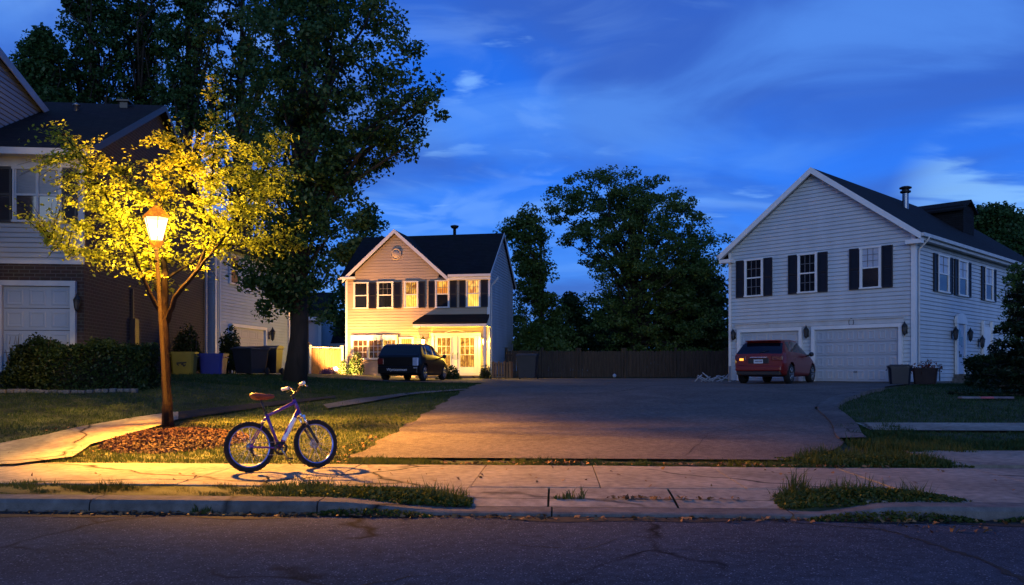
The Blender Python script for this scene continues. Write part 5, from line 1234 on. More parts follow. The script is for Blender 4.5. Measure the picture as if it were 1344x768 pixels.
def see_through(name, tint, glow, gs):
    m = bpy.data.materials.new(name); nt, N, Lk = nodes(m); N.remove(N['Principled BSDF'])
    e_ = N.new('ShaderNodeEmission'); e_.inputs[0].default_value = (*glow, 1); e_.inputs[1].default_value = gs; tr_ = N.new('ShaderNodeBsdfTransparent'); tr_.inputs[0].default_value = (*tint, 1); mx = N.new('ShaderNodeAddShader')
    Lk.new(tr_.outputs[0], mx.inputs[0]); Lk.new(e_.outputs[0], mx.inputs[1]); Lk.new(mx.outputs[0], N['Material Output'].inputs[0]); return m
am = see_through('amber glass', (.55, .42, .25), (1, .30, .03), .55)
q = MB(); q.lathe([(.245, z0+.53), (.26, z0+.545), (.25, z0+.57), (.15, z0+.66), (.05, z0+.75)], c, n=6); q.build('lantern_roof', am, lan)
q = MB(); q.lathe([(.06, z0-.02), (.12, z0+.05), (.135, z0+.10), (.112, z0+.115)], c, n=6); q.build('lantern_collar', am, lan)
# frosted panes: light passes through and they glow
m = see_through('glowing lantern pane', (1, 1, 1), (1, .72, .30), 2.6)
for k in range(6):
    a, b_ = 2*math.pi*k/6, 2*math.pi*(k+1)/6; q = MB()
    q.quad((c[0]+.112*math.cos(a), .112*math.sin(a), z0+.118), (c[0]+.112*math.cos(b_), .112*math.sin(b_), z0+.118), (c[0]+.222*math.cos(b_), .222*math.sin(b_), z0+.528), (c[0]+.222*math.cos(a), .222*math.sin(a), z0+.528)); q.build('lantern_pane', m, lan)
bulb = MB(); bulb.lathe([(.0, .20), (.03, .21), (.045, .27), (.03, .33), (.0, .35)], (c[0], 0, z0), n=12); bulb.build('bulb', emit('bulb', (1, .8, .45), 30), lan)
LAMP = (-6.42 + c[0], 15.6, lz - .02 + z0 + .34)

# ------------------------------------------------------------------ cars
M['car_red'] = pm('red car paint', (.17, .010, .007), .3, .05, 2, spec=.35); M['car_black'] = pm('black car paint', (.003, .003, .005), .3, .05, 2, spec=.25)
M['car_glass'] = glassmat('tinted car glass', (.004, .004, .008), .06, .45)
M['tail_off'] = pm('dark red tail lamp', (.12, .006, .006), .2, .1, 4, spec=.7); M['plate'] = pm('number plate', (.55, .55, .58), .5, .05, 5)
M['amber_on'] = emit('lit amber lamp', (1, .36, .04), 2.2)
for k_ in ('car_red', 'car_black'):
    b_ = M[k_].node_tree.nodes['Principled BSDF']; b_.inputs['Coat Weight'].default_value = .25 if k_ == 'car_red' else .08; b_.inputs['Coat Roughness'].default_value = .06
def catmull(P, per):
    P = [np.array(p, float) for p in P]; out = []
    for i in range(len(P)-1):
        p0, p1, p2, p3 = P[max(i-1, 0)], P[i], P[i+1], P[min(i+2, len(P)-1)]
        for t in np.linspace(0, 1, per+1)[:-1]:
            out.append(.5*((2*p1) + (-p0+p2)*t + (2*p0-5*p1+4*p2-p3)*t*t + (-p0+3*p1-3*p2+p3)*t**3)*.55 + (p1*(1-t)+p2*t)*.45)
    out.append(P[-1]); return np.array(out)
def car(name, label, loc, rz, spec, paint):
    t = thing(name, label, 'car', loc, rz, 'cars parked in front of the houses'); S_ = spec; L = S_['L']; xs = np.unique(np.concatenate([np.linspace(0, L, 90), [.012, .03]]))
    f = lambda key: np.interp(xs, S_[key][0], S_[key][1])
    sm_ = lambda a: np.convolve(np.pad(a, 2, mode='edge'), [.1, .2, .4, .2, .1], 'valid')
    ztop, zbelt, zbot, hw, wr = sm_(f('ztop')), f('zbelt'), f('zbot'), sm_(f('hw')), sm_(f('wr')); per = 5
    rows = []
    for i, x in enumerate(xs):
        zt_, zl, zb_, w, q = ztop[i], min(zbelt[i], ztop[i]-.03), zbot[i], hw[i], wr[i]; zm = zb_ + (zl-zb_)*.55
        P = [(0, zb_), (.80*w, zb_), (.95*w, zb_+.07), (w, zm), (.965*w, zl), (q, zl + (zt_-zl)*.84), (q*.86, zt_-.012), (0, zt_)]
        rows.append(catmull(P, per))
    A = np.array(rows); nr = A.shape[1]; nx = len(xs); V = np.zeros((nx, 2*nr-1, 3))
    V[:, :nr, 0] = xs[:, None]; V[:, :nr, 1] = -A[..., 0]; V[:, :nr, 2] = A[..., 1]
    V[:, nr:, 0] = xs[:, None]; V[:, nr:, 1] = A[:, ::-1, 0][:, 1:]; V[:, nr:, 2] = A[:, ::-1, 1][:, 1:]
    R_, wx = S_['R'], S_['wx']; body = []; glass = {'side_window': [], 'side_window ': [], 'rear_window': [], 'windscreen': []}; m_ = 2*nr-1
    for i in range(nx-1):
        for j in range(m_-1):
            jj = j if j < nr-1 else m_-2-j; x = (xs[i]+xs[i+1])/2; z = V[i:i+2, j:j+2, 2].mean(); q = (i*m_+j, (i+1)*m_+j, (i+1)*m_+j+1, i*m_+j+1)
            if jj < 4*per and jj >= 1*per - 2 and any((x-w)**2 + (z-R_)**2 < (R_+.055)**2 for w in wx): continue
            if 4*per + 1 <= jj < 5*per and any(a < x < b_ for a, b_ in S_['side']) and ztop[i] - zbelt[i] > .14: glass['side_window' if j < nr-1 else 'side_window '].append(q)
            elif jj >= 5*per + 1 and S_['rear'][0] < x < S_['rear'][1]: glass['rear_window'].append(q)
            elif jj >= 5*per + 1 and S_['front'][0] < x < S_['front'][1]: glass['windscreen'].append(q)
            else: body.append(q)
    Vf = V.reshape(-1, 3)
    def sub(fs, name, mat):
        fs = np.array(fs); u, inv = np.unique(fs, return_inverse=True); me = arr_mesh(name, Vf[u], inv.reshape(-1, 4), True); return link(name, me, mat, t)
    bo = sub(body, 'body', M[paint])
    for k, fs in glass.items():
        if fs: sub(fs, k.strip(), M['car_glass'])
    cap = MB(); cap.poly([tuple(p) for p in V[0]]); cap.build('tailgate', M[paint], t); cap = MB(); cap.poly([tuple(p) for p in V[-1][::-1]]); cap.build('front_grille', M['black'], t)
    ub = MB(); ub.box((.25, -hw.max()*.72, S_['zb']+.03), (L-.25, hw.max()*.72, .62)); 
    ub.build('underbody', M['black'], t)
    for wx_ in wx:
        for s in (-1, 1):
            yy = s*(hw.max()-.12); w = MB(); o = 1
            w.lathe([(.20, -.10), (R_*.90, -.105), (R_, -.07), (R_, .07), (R_*.90, .105), (.20, .10)], (wx_, yy, R_), axis='y', n=28); wh = w.build('wheel', M['rubber'], t)
            rm = MB(); rm.lathe([(R_*.70, -.09*s*-1), (R_*.68, .06*s), (.0, .05*s)], (wx_, yy, R_), axis='y', n=24)
            for k in range(6):
                a = 2*math.pi*k/6; rm.tube([(wx_+.04*math.cos(a), yy+.085*s, R_+.04*math.sin(a)), (wx_+R_*.66*math.cos(a), yy+.09*s, R_+R_*.66*math.sin(a))], [.032, .024], 4)
            rm.torus(R_*.66, .022, (wx_, yy+.085*s, R_), 'y', 24, 6); rm.lathe([(.05, .08*s), (.045, .10*s), (0, .10*s)], (wx_, yy, R_), axis='y', n=12); rm.build('rim', M['steel'], wh)
    for s in (-1, 1):
        mi = MB(); x = S_['mirror'][0]; z = S_['mirror'][1]; y = s*(np.interp(x, xs, hw)*.97); mi.tube([(x+.05, y*.96, z-.04), (x, y+s*.10, z)], .03, 6); mi.lathe([(.001, -.08), (.075, -.05), (.085, .02), (.06, .06), (.001, .07)], (x-.0, y+s*.17, z+.03), axis='x', n=12); mi.build('mirror', M['black'], t)
        dh = MB()
        for x in S_['handles']: dh.box((x-.09, s*(np.interp(x, xs, hw)*.985)-.012, S_['hz']), (x+.09, s*(np.interp(x, xs, hw)*.985)+.012, S_['hz']+.03))
        dh.build('door_handle', M[paint], t)
    return t
suv = dict(L=4.3, R=.345, wx=(.78, 3.38), zb=.24, side=((.62, 1.02), (1.10, 1.78), (1.86, 2.75)), rear=(.07, .50), front=(2.42, 3.02), mirror=(2.62, 1.02), handles=(1.25, 2.05), hz=.86,
    ztop=((0, .03, .10, .52, .72, 1.5, 2.2, 2.5, 3.05, 3.5, 4.0, 4.25, 4.3), (.96, 1.02, 1.08, 1.47, 1.53, 1.57, 1.54, 1.44, 1.06, 1.0, .90, .74, .62)),
    zbelt=((0, .3, 1.0, 2.6, 3.1, 4.3), (.98, 1.06, 1.02, .96, .93, .55)), zbot=((0, .2, .5, 3.9, 4.3), (.36, .30, .24, .24, .34)),
    hw=((0, .05, .3, .8, 3.3, 3.9, 4.2, 4.3), (.80, .85, .90, .92, .92, .88, .76, .66)), wr=((0, .1, .5, 1.5, 2.5, 3.1, 3.8, 4.3), (.82, .80, .70, .68, .66, .80, .72, .55)))
cx_, cy_ = 8.5, 28.9
RC = car('parked_car', 'red hatchback suv parked in the smaller garage door, one amber lamp lit', (cx_, cy_, gz(cx_, cy_) + .012), R(90-35), suv, 'car_red')
def rearbox(root, name, mat, y0, y1, z0, z1, x0=-.03, x1=.03, bev=.012): q = MB(); q.box((x0, y0, z0), (x1, y1, z1)); return q.build(name, mat, root, bevel=bev)
rearbox(RC, 'bumper', M['car_red'], -.80, .80, .44, .62, -.09, .12, .04); rearbox(RC, 'bumper_skirt', M['black'], -.76, .76, .30, .438, -.05, .12, .02)
rearbox(RC, 'number_plate_recess', M['black'], -.36, .36, .70, .88, -.012, .01)
npl = rearbox(RC, 'number_plate', M['plate'], -.16, .16, .705, .835, -.03, -.0125, .004)
tx = MB()
for i in range(6): y = .12 - .045*i; tx.box((-.0335, y-.028, .745), (-.031, y, .80))
tx.build('plate_characters', pm('plate ink', (.05, .06, .12), .6, .1, 4), npl)
for s in (-1, 1):
    tl = rearbox(RC, 'tail_lamp', M['tail_off'], *(sorted((s*.44, s*.83))), .80, .97, -.022, .10, .02)
rearbox(RC, 'amber_lamp', M['amber_on'], .52, .66, .80, .88, -.032, -.0225, .008); rearbox(RC, 'amber_reflector', M['tail_off'], .42, .72, .645, .662, -.05, .0, .003)
rearbox(RC, 'rear_spoiler', M['car_red'], -.60, .60, 1.475, 1.515, .36, .62, .015); rearbox(RC, 'tailgate_trim', M['chrome'], -.30, .30, .905, .925, -.02, .0, .004)
wp = MB(); wp.tube([(.06, .0, 1.06), (.16, -.30, 1.17)], .010, 5); wp.build('rear_wiper', M['black'], RC)
hat = dict(L=4.3, R=.33, wx=(.72, 3.3), zb=.20, side=((.66, .98), (1.08, 1.85), (1.93, 2.95)), rear=(.07, .42), front=(2.55, 3.3), mirror=(2.75, .98), handles=(1.3, 2.1), hz=.83,
    ztop=((0, .03, .10, .42, .60, 1.6, 2.3, 2.6, 3.3, 3.7, 4.1, 4.25, 4.3), (.94, 1.0, 1.06, 1.43, 1.50, 1.53, 1.48, 1.36, .98, .88, .74, .62, .52)),
    zbelt=((0, .3, 1.0, 2.6, 3.2, 4.3), (.94, 1.0, .98, .93, .88, .48)), zbot=((0, .2, .5, 3.9, 4.3), (.26, .24, .20, .20, .30)),
    hw=((0, .05, .3, .8, 3.3, 3.9, 4.2, 4.3), (.83, .88, .91, .92, .92, .88, .76, .66)), wr=((0, .1, .6, 1.5, 2.6, 3.3, 3.8, 4.3), (.86, .84, .78, .74, .70, .80, .72, .55)))
bx_, by_ = -4.55, 33.4
BC = car('parked_car', 'black hatchback parked before the lit house seen from behind, pale reflection painted on its right lamp', (bx_, by_, gz(bx_, by_) + .012), R(90-13), hat, 'car_black')
rearbox(BC, 'bumper', M['car_black'], -.84, .84, .28, .58, -.07, .12, .04)
tl = rearbox(BC, 'tail_lamp', M['tail_off'], .60, .86, .66, .90, -.02, .12, .02)
tl = rearbox(BC, 'tail_lamp', pm('tail lamp with painted reflection', (.30, .36, .52), .15, .2, 6, spec=.8), -.86, -.62, .60, .93, -.03, .12, .03, ); tl['label'] = 'right tail lamp with pale blue sky reflection painted in'  # sky reflection put into the base colour of the lamp
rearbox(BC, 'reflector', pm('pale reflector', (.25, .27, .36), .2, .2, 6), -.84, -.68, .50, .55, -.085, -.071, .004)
cu = bpy.data.curves.new('rear_lettering', 'FONT'); cu.body = 'Wyrtxannxan'; cu.size = .155; cu.align_x = 'CENTER'; cu.extrude = .003
fo = bpy.data.objects.new('tmp', cu); COL.objects.link(fo); bpy.context.view_layer.update()
me = bpy.data.meshes.new_from_object(fo.evaluated_get(bpy.context.evaluated_depsgraph_get())); bpy.data.objects.remove(fo)
me.transform(Matrix.Translation((-.074, .02, .40)) @ Matrix.Rotation(R(-90), 4, 'Z') @ Matrix.Rotation(R(90), 4, 'X')); me.materials.clear()
link('rear_lettering', me, pm('pale lettering', (.62, .64, .74), .4, .05, 4), BC)

# ------------------------------------------------------------------ bicycle
M['bike_purple'] = pm('purple bicycle paint', (.10, .03, .22), .25, .1, 3, spec=.6); M['rim_blue'] = pm('blue anodised rim', (.16, .24, .58), .25, .08, 4, metal=.6)
M['saddle'] = pm('red brown saddle cover', (.16, .035, .028), .55, .2, 8, .2, 60); M['grip'] = pm('white grip', (.72, .70, .68), .5, .05, 5); M['painted_highlight'] = pm('white painted frame highlight', (.78, .76, .80), .35, .05, 5)
bxy = ((328.6-672)/1100*11.03, 11.03); HB = R(35); bz0 = .135
BK = thing('bicycle', 'purple mountain bike with blue rims and brown saddle standing on the pavement', 'bicycle', (bxy[0], bxy[1], bz0), HB, rx=R(-6.5))
RW = .335; WB = .92
def wheel(xf=None, rear=False):
    w = MB(); w.torus(.302, .033, (0, 0, 0), 'y', 56, 12)
    n = 72
    for i in range(n):   # knobs
        a = 2*math.pi*i/n; s = (-1, 0, 1)[i % 3]*.016; c = Vector((math.cos(a), 0, math.sin(a))); t_ = Vector((-math.sin(a), 0, math.cos(a))); p = c*(.333 - abs(s)*.25) + Vector((0, s, 0))
        w.add([p + t_*a_ + Vector((0, b_, 0)) + c*h for h in (-.006, .005) for a_, b_ in ((-.009, -.007), (.009, -.007), (.009, .007), (-.009, .007))], [(0, 1, 2, 3), (4, 7, 6, 5), (0, 4, 5, 1), (1, 5, 6, 2), (2, 6, 7, 3), (3, 7, 4, 0)])
    if xf: w.xf(xf)
    wo = w.build('wheel', M['rubber'], BK)
    r_ = MB(); r_.lathe([(.276, -.013), (.272, -.014), (.259, -.010), (.256, .0), (.259, .010), (.272, .014), (.276, .013)], axis='y', n=56)
    if xf: r_.xf(xf)
    r_.build('rim', M['rim_blue'], wo)
    s_ = MB()
    for k in range(32):
        a = 2*math.pi*k/32; sd = 1 if k % 2 else -1; b_ = a + (.9 if (k//2) % 2 else -.9); s_.tube([(.022*math.cos(b_), sd*.028, .022*math.sin(b_)), (.253*math.cos(a), 0, .253*math.sin(a))], .0016, 4, False)
    if xf: s_.xf(xf)
    s_.build('spokes', M['chrome'], wo)
    h = MB(); h.lathe([(.0, -.055), (.008, -.055), (.008, -.035), (.026, -.034), (.026, -.026), (.014, -.022), (.014, .022), (.026, .026), (.026, .034), (.008, .035), (.008, .055), (.0, .055)], axis='y', n=14)
    if rear:
        for i in range(5): h.lathe([(.02, -.036-.004*i), (.050-.006*i, -.036-.004*i), (.050-.006*i, -.039-.004*i), (.02, -.039-.004*i)], axis='y', n=20)
    else: h.lathe([(.03, .036), (.07, .036), (.07, .039), (.03, .039)], axis='y', n=24)
    if xf: h.xf(xf)
    h.build('hub', M['steel'], wo); return wo
wheel(Matrix.Translation((0, 0, RW)), True)
# steering assembly turned to the left
hub = Vector((WB, 0, RW)); ax0, ax1 = Vector((.700, 0, .775)), Vector((.632, 0, .945)); axis = (ax1-ax0).normalized()
ST_ = Matrix.Translation(ax0) @ Matrix.Rotation(R(9), 4, axis) @ Matrix.Translation(-ax0)
wheel(ST_ @ Matrix.Translation(hub))
fr = MB(); BB = Vector((.405, 0, .295)); stt = Vector((.235, 0, .775))
fr.tube([(.25, 0, .735), (.45, 0, .825), (.645, 0, .912)], [.021, .022, .026], 12); fr.tube([BB, (.52, 0, .51), (.688, 0, .805)], [.029, .032, .029], 12)
fr.tube([BB, stt], .021, 12); fr.tube([ax0 - axis*.01, ax1 + axis*.01], .024, 14); fr.tube([(.405, -.036, .295), (.405, .036, .295)], .023, 14)
for s in (-1, 1):
    fr.tube([(0, s*.062, RW), (.10, s*.060, .335-.01), (.33, s*.038, .305), (.395, s*.02, .297)], [.009, .010, .012, .012], 8)
    fr.tube([(0, s*.062, RW), (.12, s*.050, .525), (.215, s*.028, .69), (.25, s*.012, .735)], [.008, .009, .010, .011], 8)
    fr.box((-.02, s*.062-.004, RW-.025), (.03, s*.062+.004, RW+.025))
fr.tube([(.175, -.045, .62), (.175, .045, .62)], .008, 8)
fr_o = fr.build('frame', M['bike_purple'], BK)
dc = MB(); d_ = (Vector((.688, 0, .805)) - BB).normalized(); nn = Vector((-d_.z, 0, d_.x))  # bright highlight of the down tube laid on as a white strip
for a, b_, off in ((.12, .46, .0),):
    p, q = BB + d_*a, BB + d_*b_
    for k in range(7):
        a0, a1 = -1.25 + .36*k, -1.25 + .36*(k+1); f = lambda P, t: P + nn*(.0335*math.sin(t)) + Vector((0, -.0335*math.cos(t), 0))
        dc.quad(f(p, a0), f(q, a0), f(q, a1), f(p, a1))
dc.build('painted_highlight', M['painted_highlight'], fr_o)
for a, b_ in ((.15, .17), (.20, .215), (.245, .30), (.33, .35)):
    pass
sp_ = MB(); sp_.tube([stt - Vector((-.01, 0, .05)), (.165, 0, .975)], .0135, 10); sp_.lathe([(.022, -.02), (.024, 0), (.02, .015)], (.236, 0, .775), n=12); sp_.tube([(.236, -.022, .772), (.215, -.05, .765)], .006, 6); sp_.build('seat_post', M['black'], BK)
# saddle
secs = [(-.10, .055, .012, 1.022), (-.085, .075, .03, 1.025), (-.03, .080, .036, 1.018), (.04, .062, .034, 1.010), (.10, .034, .030, 1.008), (.16, .022, .026, 1.010), (.195, .018, .018, 1.006), (.205, .006, .008, 1.0)]
V = []; n = 14
for x, w, h, z in secs:
    h *= 1.9; w *= 1.12; x *= 1.05
    for k in range(n):
        a = 2*math.pi*k/n; c, s = math.cos(a), math.sin(a); V.append((x + .165 - .02, w*c, z + (h*.55*s if s > 0 else h*1.05*s*(1-.45*abs(c))) - (.012*(1-abs(c)) if s > 0 else 0)))
mb = MB(); fs = [(i*n+k, i*n+(k+1) % n, (i+1)*n+(k+1) % n, (i+1)*n+k) for i in range(len(secs)-1) for k in range(n)]; mb.add(V, fs, True); mb.f += [list(range(n))[::-1], list(range((len(secs)-1)*n, len(secs)*n))]; mb.sm += [True, True]
sd = mb.build('saddle', M['saddle'], BK)
rl = MB()
for s in (-1, 1): rl.tube([(.07, s*.035, 1.0), (.11, s*.022, .972), (.24, s*.020, .972), (.30, s*.01, .99)], .004, 6)
rl.build('saddle_rails', M['black'], sd)
# fork
fk = MB(); cr_ = ax0 - axis*.07
fk.tube([ax0 - axis*.01, cr_], .019, 10); fk.tube([cr_ + Vector((0, -.075, -.0)), cr_ + Vector((0, .075, 0))], .021, 10)
fwd = Vector((axis.z, 0, -axis.x))
for s in (-1, 1): fk.tube([cr_ + Vector((0, s*.062, 0)), cr_ + Vector((0, s*.062, 0)) - axis*.16], .0145, 10)
fk.xf(ST_); fko = fk.build('fork', M['chrome'], BK)
fl = MB()
for s in (-1, 1):
    p = cr_ + Vector((0, s*.062, 0)) - axis*.13; e = hub + Vector((0, s*.058, 0)); fl.tube([p, p.lerp(e, .9) + fwd*.004, e], [.021, .019, .016], 10); fl.tube([p + fwd*-.012, p + Vector((0, -s*.0, 0)) - axis*.02 + fwd*-.03], .01, 6)
pts = [cr_ - axis*.14 + Vector((0, .062*math.cos(t), 0)) + fwd*(.05*math.sin(t)) + axis*(.07*math.sin(t)) for t in np.linspace(0, math.pi, 11)]; fl.tube(pts, .012, 8); fl.xf(ST_); fl.build('fork_leg', M['black'], fko)
# handlebar
hb = MB(); st1 = ax1 + axis*.055; clamp = st1 + Vector((.055, 0, .055)); hb.tube([ax1 + axis*.0, st1 + axis*.02], .019, 10); hb.tube([st1, clamp], [.018, .017], 10)
barp = [clamp + Vector((-.035, s*.285, .085)) if abs(s) == 1 else clamp + Vector((0, s*.285, .085 if abs(s) > .4 else 0)) for s in (-1, -.55, -.16, .16, .55, 1)]
hb.tube(barp, .0115, 10); hb.xf(ST_); hbo = hb.build('handlebar', M['black'], BK)
for s in (-1, 1):
    p, q = clamp + Vector((-.014, s*.165, .085)), clamp + Vector((-.037, s*.300, .085)); g = MB(); g.tube([p, p.lerp(q, .1), p.lerp(q, .5), p.lerp(q, .93), q], [.023, .020, .022, .021, .024], 12); g.xf(ST_); g.build('grip', M['grip'], hbo)
    lv = MB(); b0 = clamp + Vector((.0, s*.155, .085)); lv.tube([b0, b0 + Vector((.035, 0, -.012))], .012, 8); lv.tube([b0 + Vector((.035, 0, -.012)), b0 + Vector((.045, s*.05, -.025)), b0 + Vector((.03, s*.125, -.045))], [.008, .007, .006], 8); lv.xf(ST_); lv.build('brake_lever', M['chrome'], hbo)
cb = MB()
for s, kx in ((-1, .17), (1, .12)):
    a = clamp + Vector((.03, s*.15, .075)); cb.tube([a, a + Vector((kx*.8, -s*.03, -.03)), a + Vector((kx, -s*.10, -.16)), a + Vector((kx*.7, -s*.13, -.28)), cr_ + Vector((.05, s*.03, -.06))], .0028, 5)
cb.tube([clamp + Vector((.03, .12, .07)), clamp + Vector((.11, .04, -.06)), ax0 + Vector((.04, .03, .02)), Vector((.5, .028, .5))], .0028, 5); cb.xf(ST_); cb.build('brake_cable', M['black'], hbo)
# cranks, chain, derailleur
ck = MB(); ck.torus(.088, .004, (.405, -.05, .295), 'y', 40, 6); ck.torus(.066, .004, (.405, -.044, .295), 'y', 36, 6); ck.lathe([(.0, -.056), (.02, -.056), (.024, -.045), (.024, -.036)], (.405, 0, .295), axis='y', n=14)
ck.lathe([(.060, -.052), (.084, -.052), (.084, -.048), (.060, -.048)], (.405, 0, .295), axis='y', n=40)
ang = R(-62)
for k in range(5): a = ang + 2*math.pi*k/5; ck.tube([(.405, -.052, .295), (.405+.075*math.cos(a), -.05, .295+.075*math.sin(a))], [.012, .007], 6)
cko = ck.build('chainring', M['black'], BK)
for s in (-1, 1):
    c = MB(); a = ang if s == -1 else ang + math.pi; e = (.405+.165*math.cos(a), s*.072, .295+.165*math.sin(a)); c.tube([(.405, s*.058, .295), e], [.013, .010], 8); c.build('crank', M['steel'], cko)
    p = MB(); p.tube([e, (e[0], s*.09, e[2])], .006, 6); p.box((e[0]-.045, min(s*.09, s*.17), e[2]-.011), (e[0]+.045, max(s*.09, s*.17), e[2]+.011)); p.build('pedal', M['black'], cko)
ch = MB(); ch.tube([(.0, -.05, RW+.045), (.405, -.05, .295+.086)], .0045, 6); ch.tube([(.03, -.05, RW-.115), (.405, -.05, .295-.086)], .0045, 6); ch.tube([(-.03, -.05, RW-.035), (.0, -.05, RW-.07), (.03, -.05, RW-.115)], .0045, 6); ch.build('chain', M['steel'], BK)
dr_ = MB(); dr_.box((-.005, -.066, RW-.07), (.02, -.056, RW-.01)); dr_.tube([(.01, -.06, RW-.06), (.035, -.06, RW-.13)], .009, 6); dr_.torus(.018, .005, (.01, -.055, RW-.06), 'y', 16, 6); dr_.torus(.018, .005, (.035, -.055, RW-.125), 'y', 16, 6); dr_.build('derailleur', M['black'], BK)
ks = MB(); ks.tube([(.30, .045, .30), (.24, .12, .145), (.195, .175, .018)], [.008, .008, .009], 8); ks.build('kickstand', M['black'], BK)
for x, z in ((.20, .66),):
    br = MB()
    for s in (-1, 1): br.tube([(.155, s*.045, .60), (.20, s*.05, .68)], .009, 6)
    br.build('rear_brake', M['black'], BK)

# ------------------------------------------------------------------ sky, lamps, camera
w = bpy.data.worlds.new('World'); S.world = w; w.use_nodes = True; nt = w.node_tree; N, Lk = nt.nodes, nt.links; bg = N['Background']
SUN_EL, SUN_AZ = 7.0, 184.0
sky = N.new('ShaderNodeTexSky'); sky.sky_type = 'NISHITA'; sky.sun_disc = False; sky.sun_elevation = R(SUN_EL); sky.sun_rotation = R(SUN_AZ); sky.ozone_density = 4
tc = N.new('ShaderNodeTexCoord'); sp = N.new('ShaderNodeSeparateXYZ'); Lk.new(tc.outputs['Generated'], sp.inputs[0])
rp = N.new('ShaderNodeValToRGB'); cr = rp.color_ramp
for i, (p, c) in enumerate([(0, (.085, .30, .85)), (.10, (.06, .285, 1.0)), (.22, (.026, .20, .97)), (.42, (.012, .135, .78)), (.62, (.005, .035, .20))]):
    el = cr.elements[i] if i < 2 else cr.elements.new(p); el.position = p; el.color = (*c, 1)
Lk.new(sp.outputs[2], rp.inputs[0])
def mnode(op, a, b_):
    n = N.new('ShaderNodeMath'); n.operation = op
    for i, q in enumerate((a, b_)):
        if isinstance(q, (int, float)): n.inputs[i].default_value = q
        else: Lk.new(q, n.inputs[i])
    return n.outputs[0]
# cloud sheets on a flat layer overhead
zc = mnode('MAXIMUM', sp.outputs[2], .02); zc = mnode('ADD', zc, .10); cx2 = mnode('DIVIDE', sp.outputs[0], zc); cy2 = mnode('DIVIDE', sp.outputs[1], zc)
cmb = N.new('ShaderNodeCombineXYZ'); Lk.new(cx2, cmb.inputs[0]); Lk.new(cy2, cmb.inputs[1])
def cloud(scale, stretch, lo, hi, off, det=7, dist=.6):
    mp = N.new('ShaderNodeMapping'); mp.inputs['Scale'].default_value = stretch; mp.inputs['Location'].default_value = off; Lk.new(cmb.outputs[0], mp.inputs[0])
    n = N.new('ShaderNodeTexNoise'); n.inputs['Scale'].default_value = scale; n.inputs['Detail'].default_value = det; n.inputs['Distortion'].default_value = dist; Lk.new(mp.outputs[0], n.inputs['Vector'])
    m_ = N.new('ShaderNodeMapRange'); m_.inputs[1].default_value = lo; m_.inputs[2].default_value = hi; m_.interpolation_type = 'SMOOTHSTEP'; Lk.new(n.outputs['Fac'], m_.inputs[0]); return m_.outputs[0]
c1 = cloud(.8, (1, .9, 1), .36, .60, (3.1, 1.2, 0)); c2 = cloud(2.0, (1, 1.1, 1), .46, .66, (7.7, 4.2, 0), 9, 1.3); c3 = cloud(.55, (1, 1, 1), .42, .60, (1.7, 9.2, 0), 4); c4 = cloud(1.3, (.9, 1.15, 1), .40, .72, (5.3, 2.2, 0), 8, .8)
def mixc(fac, a, col, blend='MIX'):
    m_ = N.new('ShaderNodeMix'); m_.data_type = 'RGBA'; m_.blend_type = blend; Lk.new(fac, m_.inputs[0]); Lk.new(a, m_.inputs[6]); m_.inputs[7].default_value = (*col, 1); return m_.outputs[2]
col = mixc(mnode('MULTIPLY', c1, .75), rp.outputs[0], (.045, .12, .50))
col = mixc(mnode('MULTIPLY', c4, .6), col, (.11, .34, 1.0))
vd = N.new('ShaderNodeVectorMath'); vd.operation = 'DOT_PRODUCT'; vd.inputs[1].default_value = Vector((.49, .85, .165)).normalized(); nv = N.new('ShaderNodeVectorMath'); nv.operation = 'NORMALIZE'; Lk.new(tc.outputs['Generated'], nv.inputs[0]); Lk.new(nv.outputs[0], vd.inputs[0])
mr = N.new('ShaderNodeMapRange'); mr.interpolation_type = 'SMOOTHSTEP'; mr.inputs[1].default_value = .994; mr.inputs[2].default_value = .9995; Lk.new(vd.outputs['Value'], mr.inputs[0])
c5 = cloud(2.2, (.8, 1.3, 1), .40, .58, (2.7, 6.1, 0), 9, .5)
col = mixc(mnode('MULTIPLY', mnode('MULTIPLY', mr.outputs[0], c5), .6), col, (.32, .66, 1.1))
c6 = cloud(4.2, (.7, 1.3, 1), .60, .72, (8.3, 3.7, 0), 6, .3)
col = mixc(mnode('MULTIPLY', mnode('MULTIPLY', c6, c3), .7), col, (.30, .62, 1.15))
col = mixc(mnode('MULTIPLY', c2, mnode('MULTIPLY', c3, .24)), col, (.36, .66, 1.15))
ad = N.new('ShaderNodeMix'); ad.data_type = 'RGBA'; ad.blend_type = 'ADD'; ad.inputs[0].default_value = 1
sc = N.new('ShaderNodeMix'); sc.data_type = 'RGBA'; sc.blend_type = 'MULTIPLY'; sc.inputs[0].default_value = 1; Lk.new(sky.outputs[0], sc.inputs[6]); sc.inputs[7].default_value = (.05, .06, .08, 1)
mul = N.new('ShaderNodeMix'); mul.data_type = 'RGBA'; mul.blend_type = 'MULTIPLY'; mul.inputs[0].default_value = 1; Lk.new(col, mul.inputs[6]); mul.inputs[7].default_value = (10, 10, 10, 1); Lk.new(mul.outputs[2], ad.inputs[6]); Lk.new(sc.outputs[2], ad.inputs[7])
Lk.new(ad.outputs[2], bg.inputs['Color']); bg.inputs['Strength'].default_value = .096

def lamp(name, kind, loc, energy, color, size=.1, **kw):
    l = bpy.data.lights.new(name, kind); l.energy = energy; l.color = color
    if kind == 'SUN': l.angle = size
    else: l.shadow_soft_size = size
    o = bpy.data.objects.new(name, l); COL.objects.link(o); o.location = loc
    for k, v in kw.items(): setattr(l, k, v)
    return o
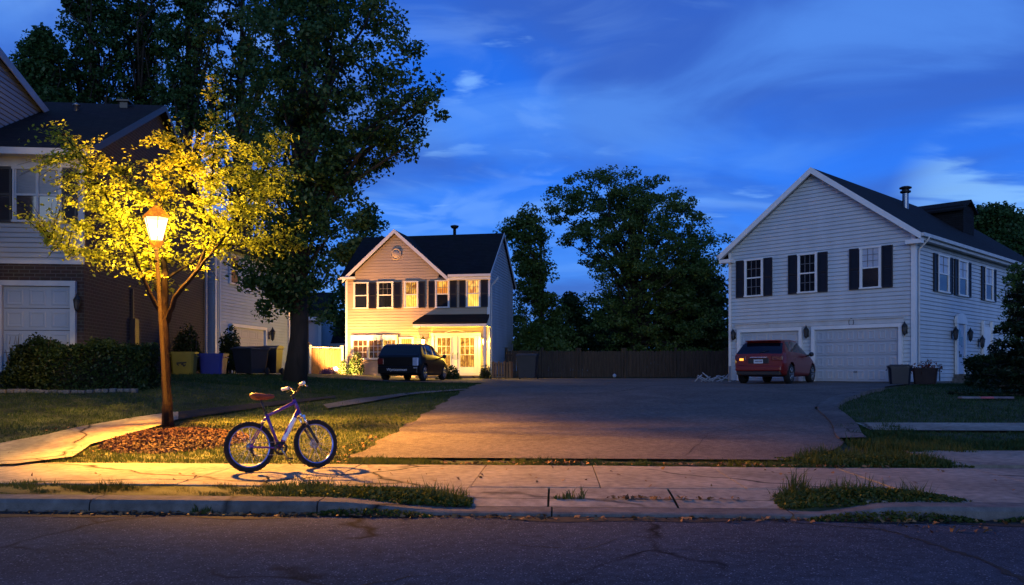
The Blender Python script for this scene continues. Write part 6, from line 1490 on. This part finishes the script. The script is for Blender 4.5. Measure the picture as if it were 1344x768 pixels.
# last daylight from the western sky behind the photographer
so = lamp('sun', 'SUN', (0, -10, 20), .85, (.70, .84, 1), R(40))
d = Vector((math.sin(R(SUN_AZ))*math.cos(R(SUN_EL)), math.cos(R(SUN_AZ))*math.cos(R(SUN_EL)), math.sin(R(SUN_EL))))
so.rotation_euler = d.to_track_quat('Z', 'Y').to_euler()
ll = lamp('lantern_light', 'POINT', LAMP, 6000, (1, .55, .10), .09)
lb_ = lamp('added_beam', 'SPOT', LAMP, 46000, (1, .385, .035), .09, spot_size=R(98), spot_blend=.5)  # added spot at the lantern, brightens pavement and driveway
lb_.rotation_euler = (-Vector((2.3, -.9, -4.1))).to_track_quat('Z', 'Y').to_euler()
for ll in (ll, lb_):
  ll.data.use_nodes = True; n2, l2 = ll.data.node_tree.nodes, ll.data.node_tree.links; em = n2['Emission']; fo_ = n2.new('ShaderNodeLightFalloff'); fo_.inputs['Strength'].default_value = 1.0; fo_.inputs['Smooth'].default_value = 3.5 if ll is not lb_ else 12; K_ = 60.0 if ll is not lb_ else 62.0
  q1 = n2.new('ShaderNodeMath'); q1.operation = 'ADD'; q1.inputs[1].default_value = K_; l2.new(fo_.outputs['Constant'], q1.inputs[0])
  q2 = n2.new('ShaderNodeMath'); q2.operation = 'DIVIDE'; q2.inputs[0].default_value = K_; l2.new(q1.outputs[0], q2.inputs[1])
  q3 = n2.new('ShaderNodeMath'); q3.operation = 'MULTIPLY'; l2.new(fo_.outputs['Quadratic'], q3.inputs[0]); l2.new(q2.outputs[0], q3.inputs[1]); l2.new(q3.outputs[0], em.inputs['Strength'])
for u in (4.3, 7.55):
    c = Matrix.Rotation(R(-11), 3, 'Z') @ Vector((u, -.30, 1.86)); lamp('porch_light', 'POINT', Vector((-8.8, 44.5, 1.1)) + c, 800, (1, .58, .04), .06)
sp_l = lamp('spot_light', 'SPOT', (gx_+.02, gy_+.15, gz(gx_, gy_) + .27), 4600, (1, .46, .13), .06, spot_size=R(150), spot_blend=.5)
sp_l.rotation_euler = Vector((-.45, -.80, -.75)).to_track_quat('Z', 'Y').to_euler()

cam = bpy.data.cameras.new('camera'); co = bpy.data.objects.new('camera', cam); COL.objects.link(co); co.location = (0, 0, CAMH); co.rotation_euler = (R(90), 0, 0)
cam.sensor_width = 36; cam.lens = 36*1100/1344; cam.shift_y = 103/1344; cam.clip_end = 3000; cam.clip_start = .1; S.camera = co
S.view_settings.view_transform = 'Standard'; S.view_settings.look = 'None'; S.view_settings.exposure = 0; S.view_settings.gamma = 1
S.render.engine = 'CYCLES'; S.cycles.use_denoising = True; S.cycles.max_bounces = 6; S.cycles.diffuse_bounces = 3; S.cycles.transparent_max_bounces = 8; S.cycles.sample_clamp_indirect = 4
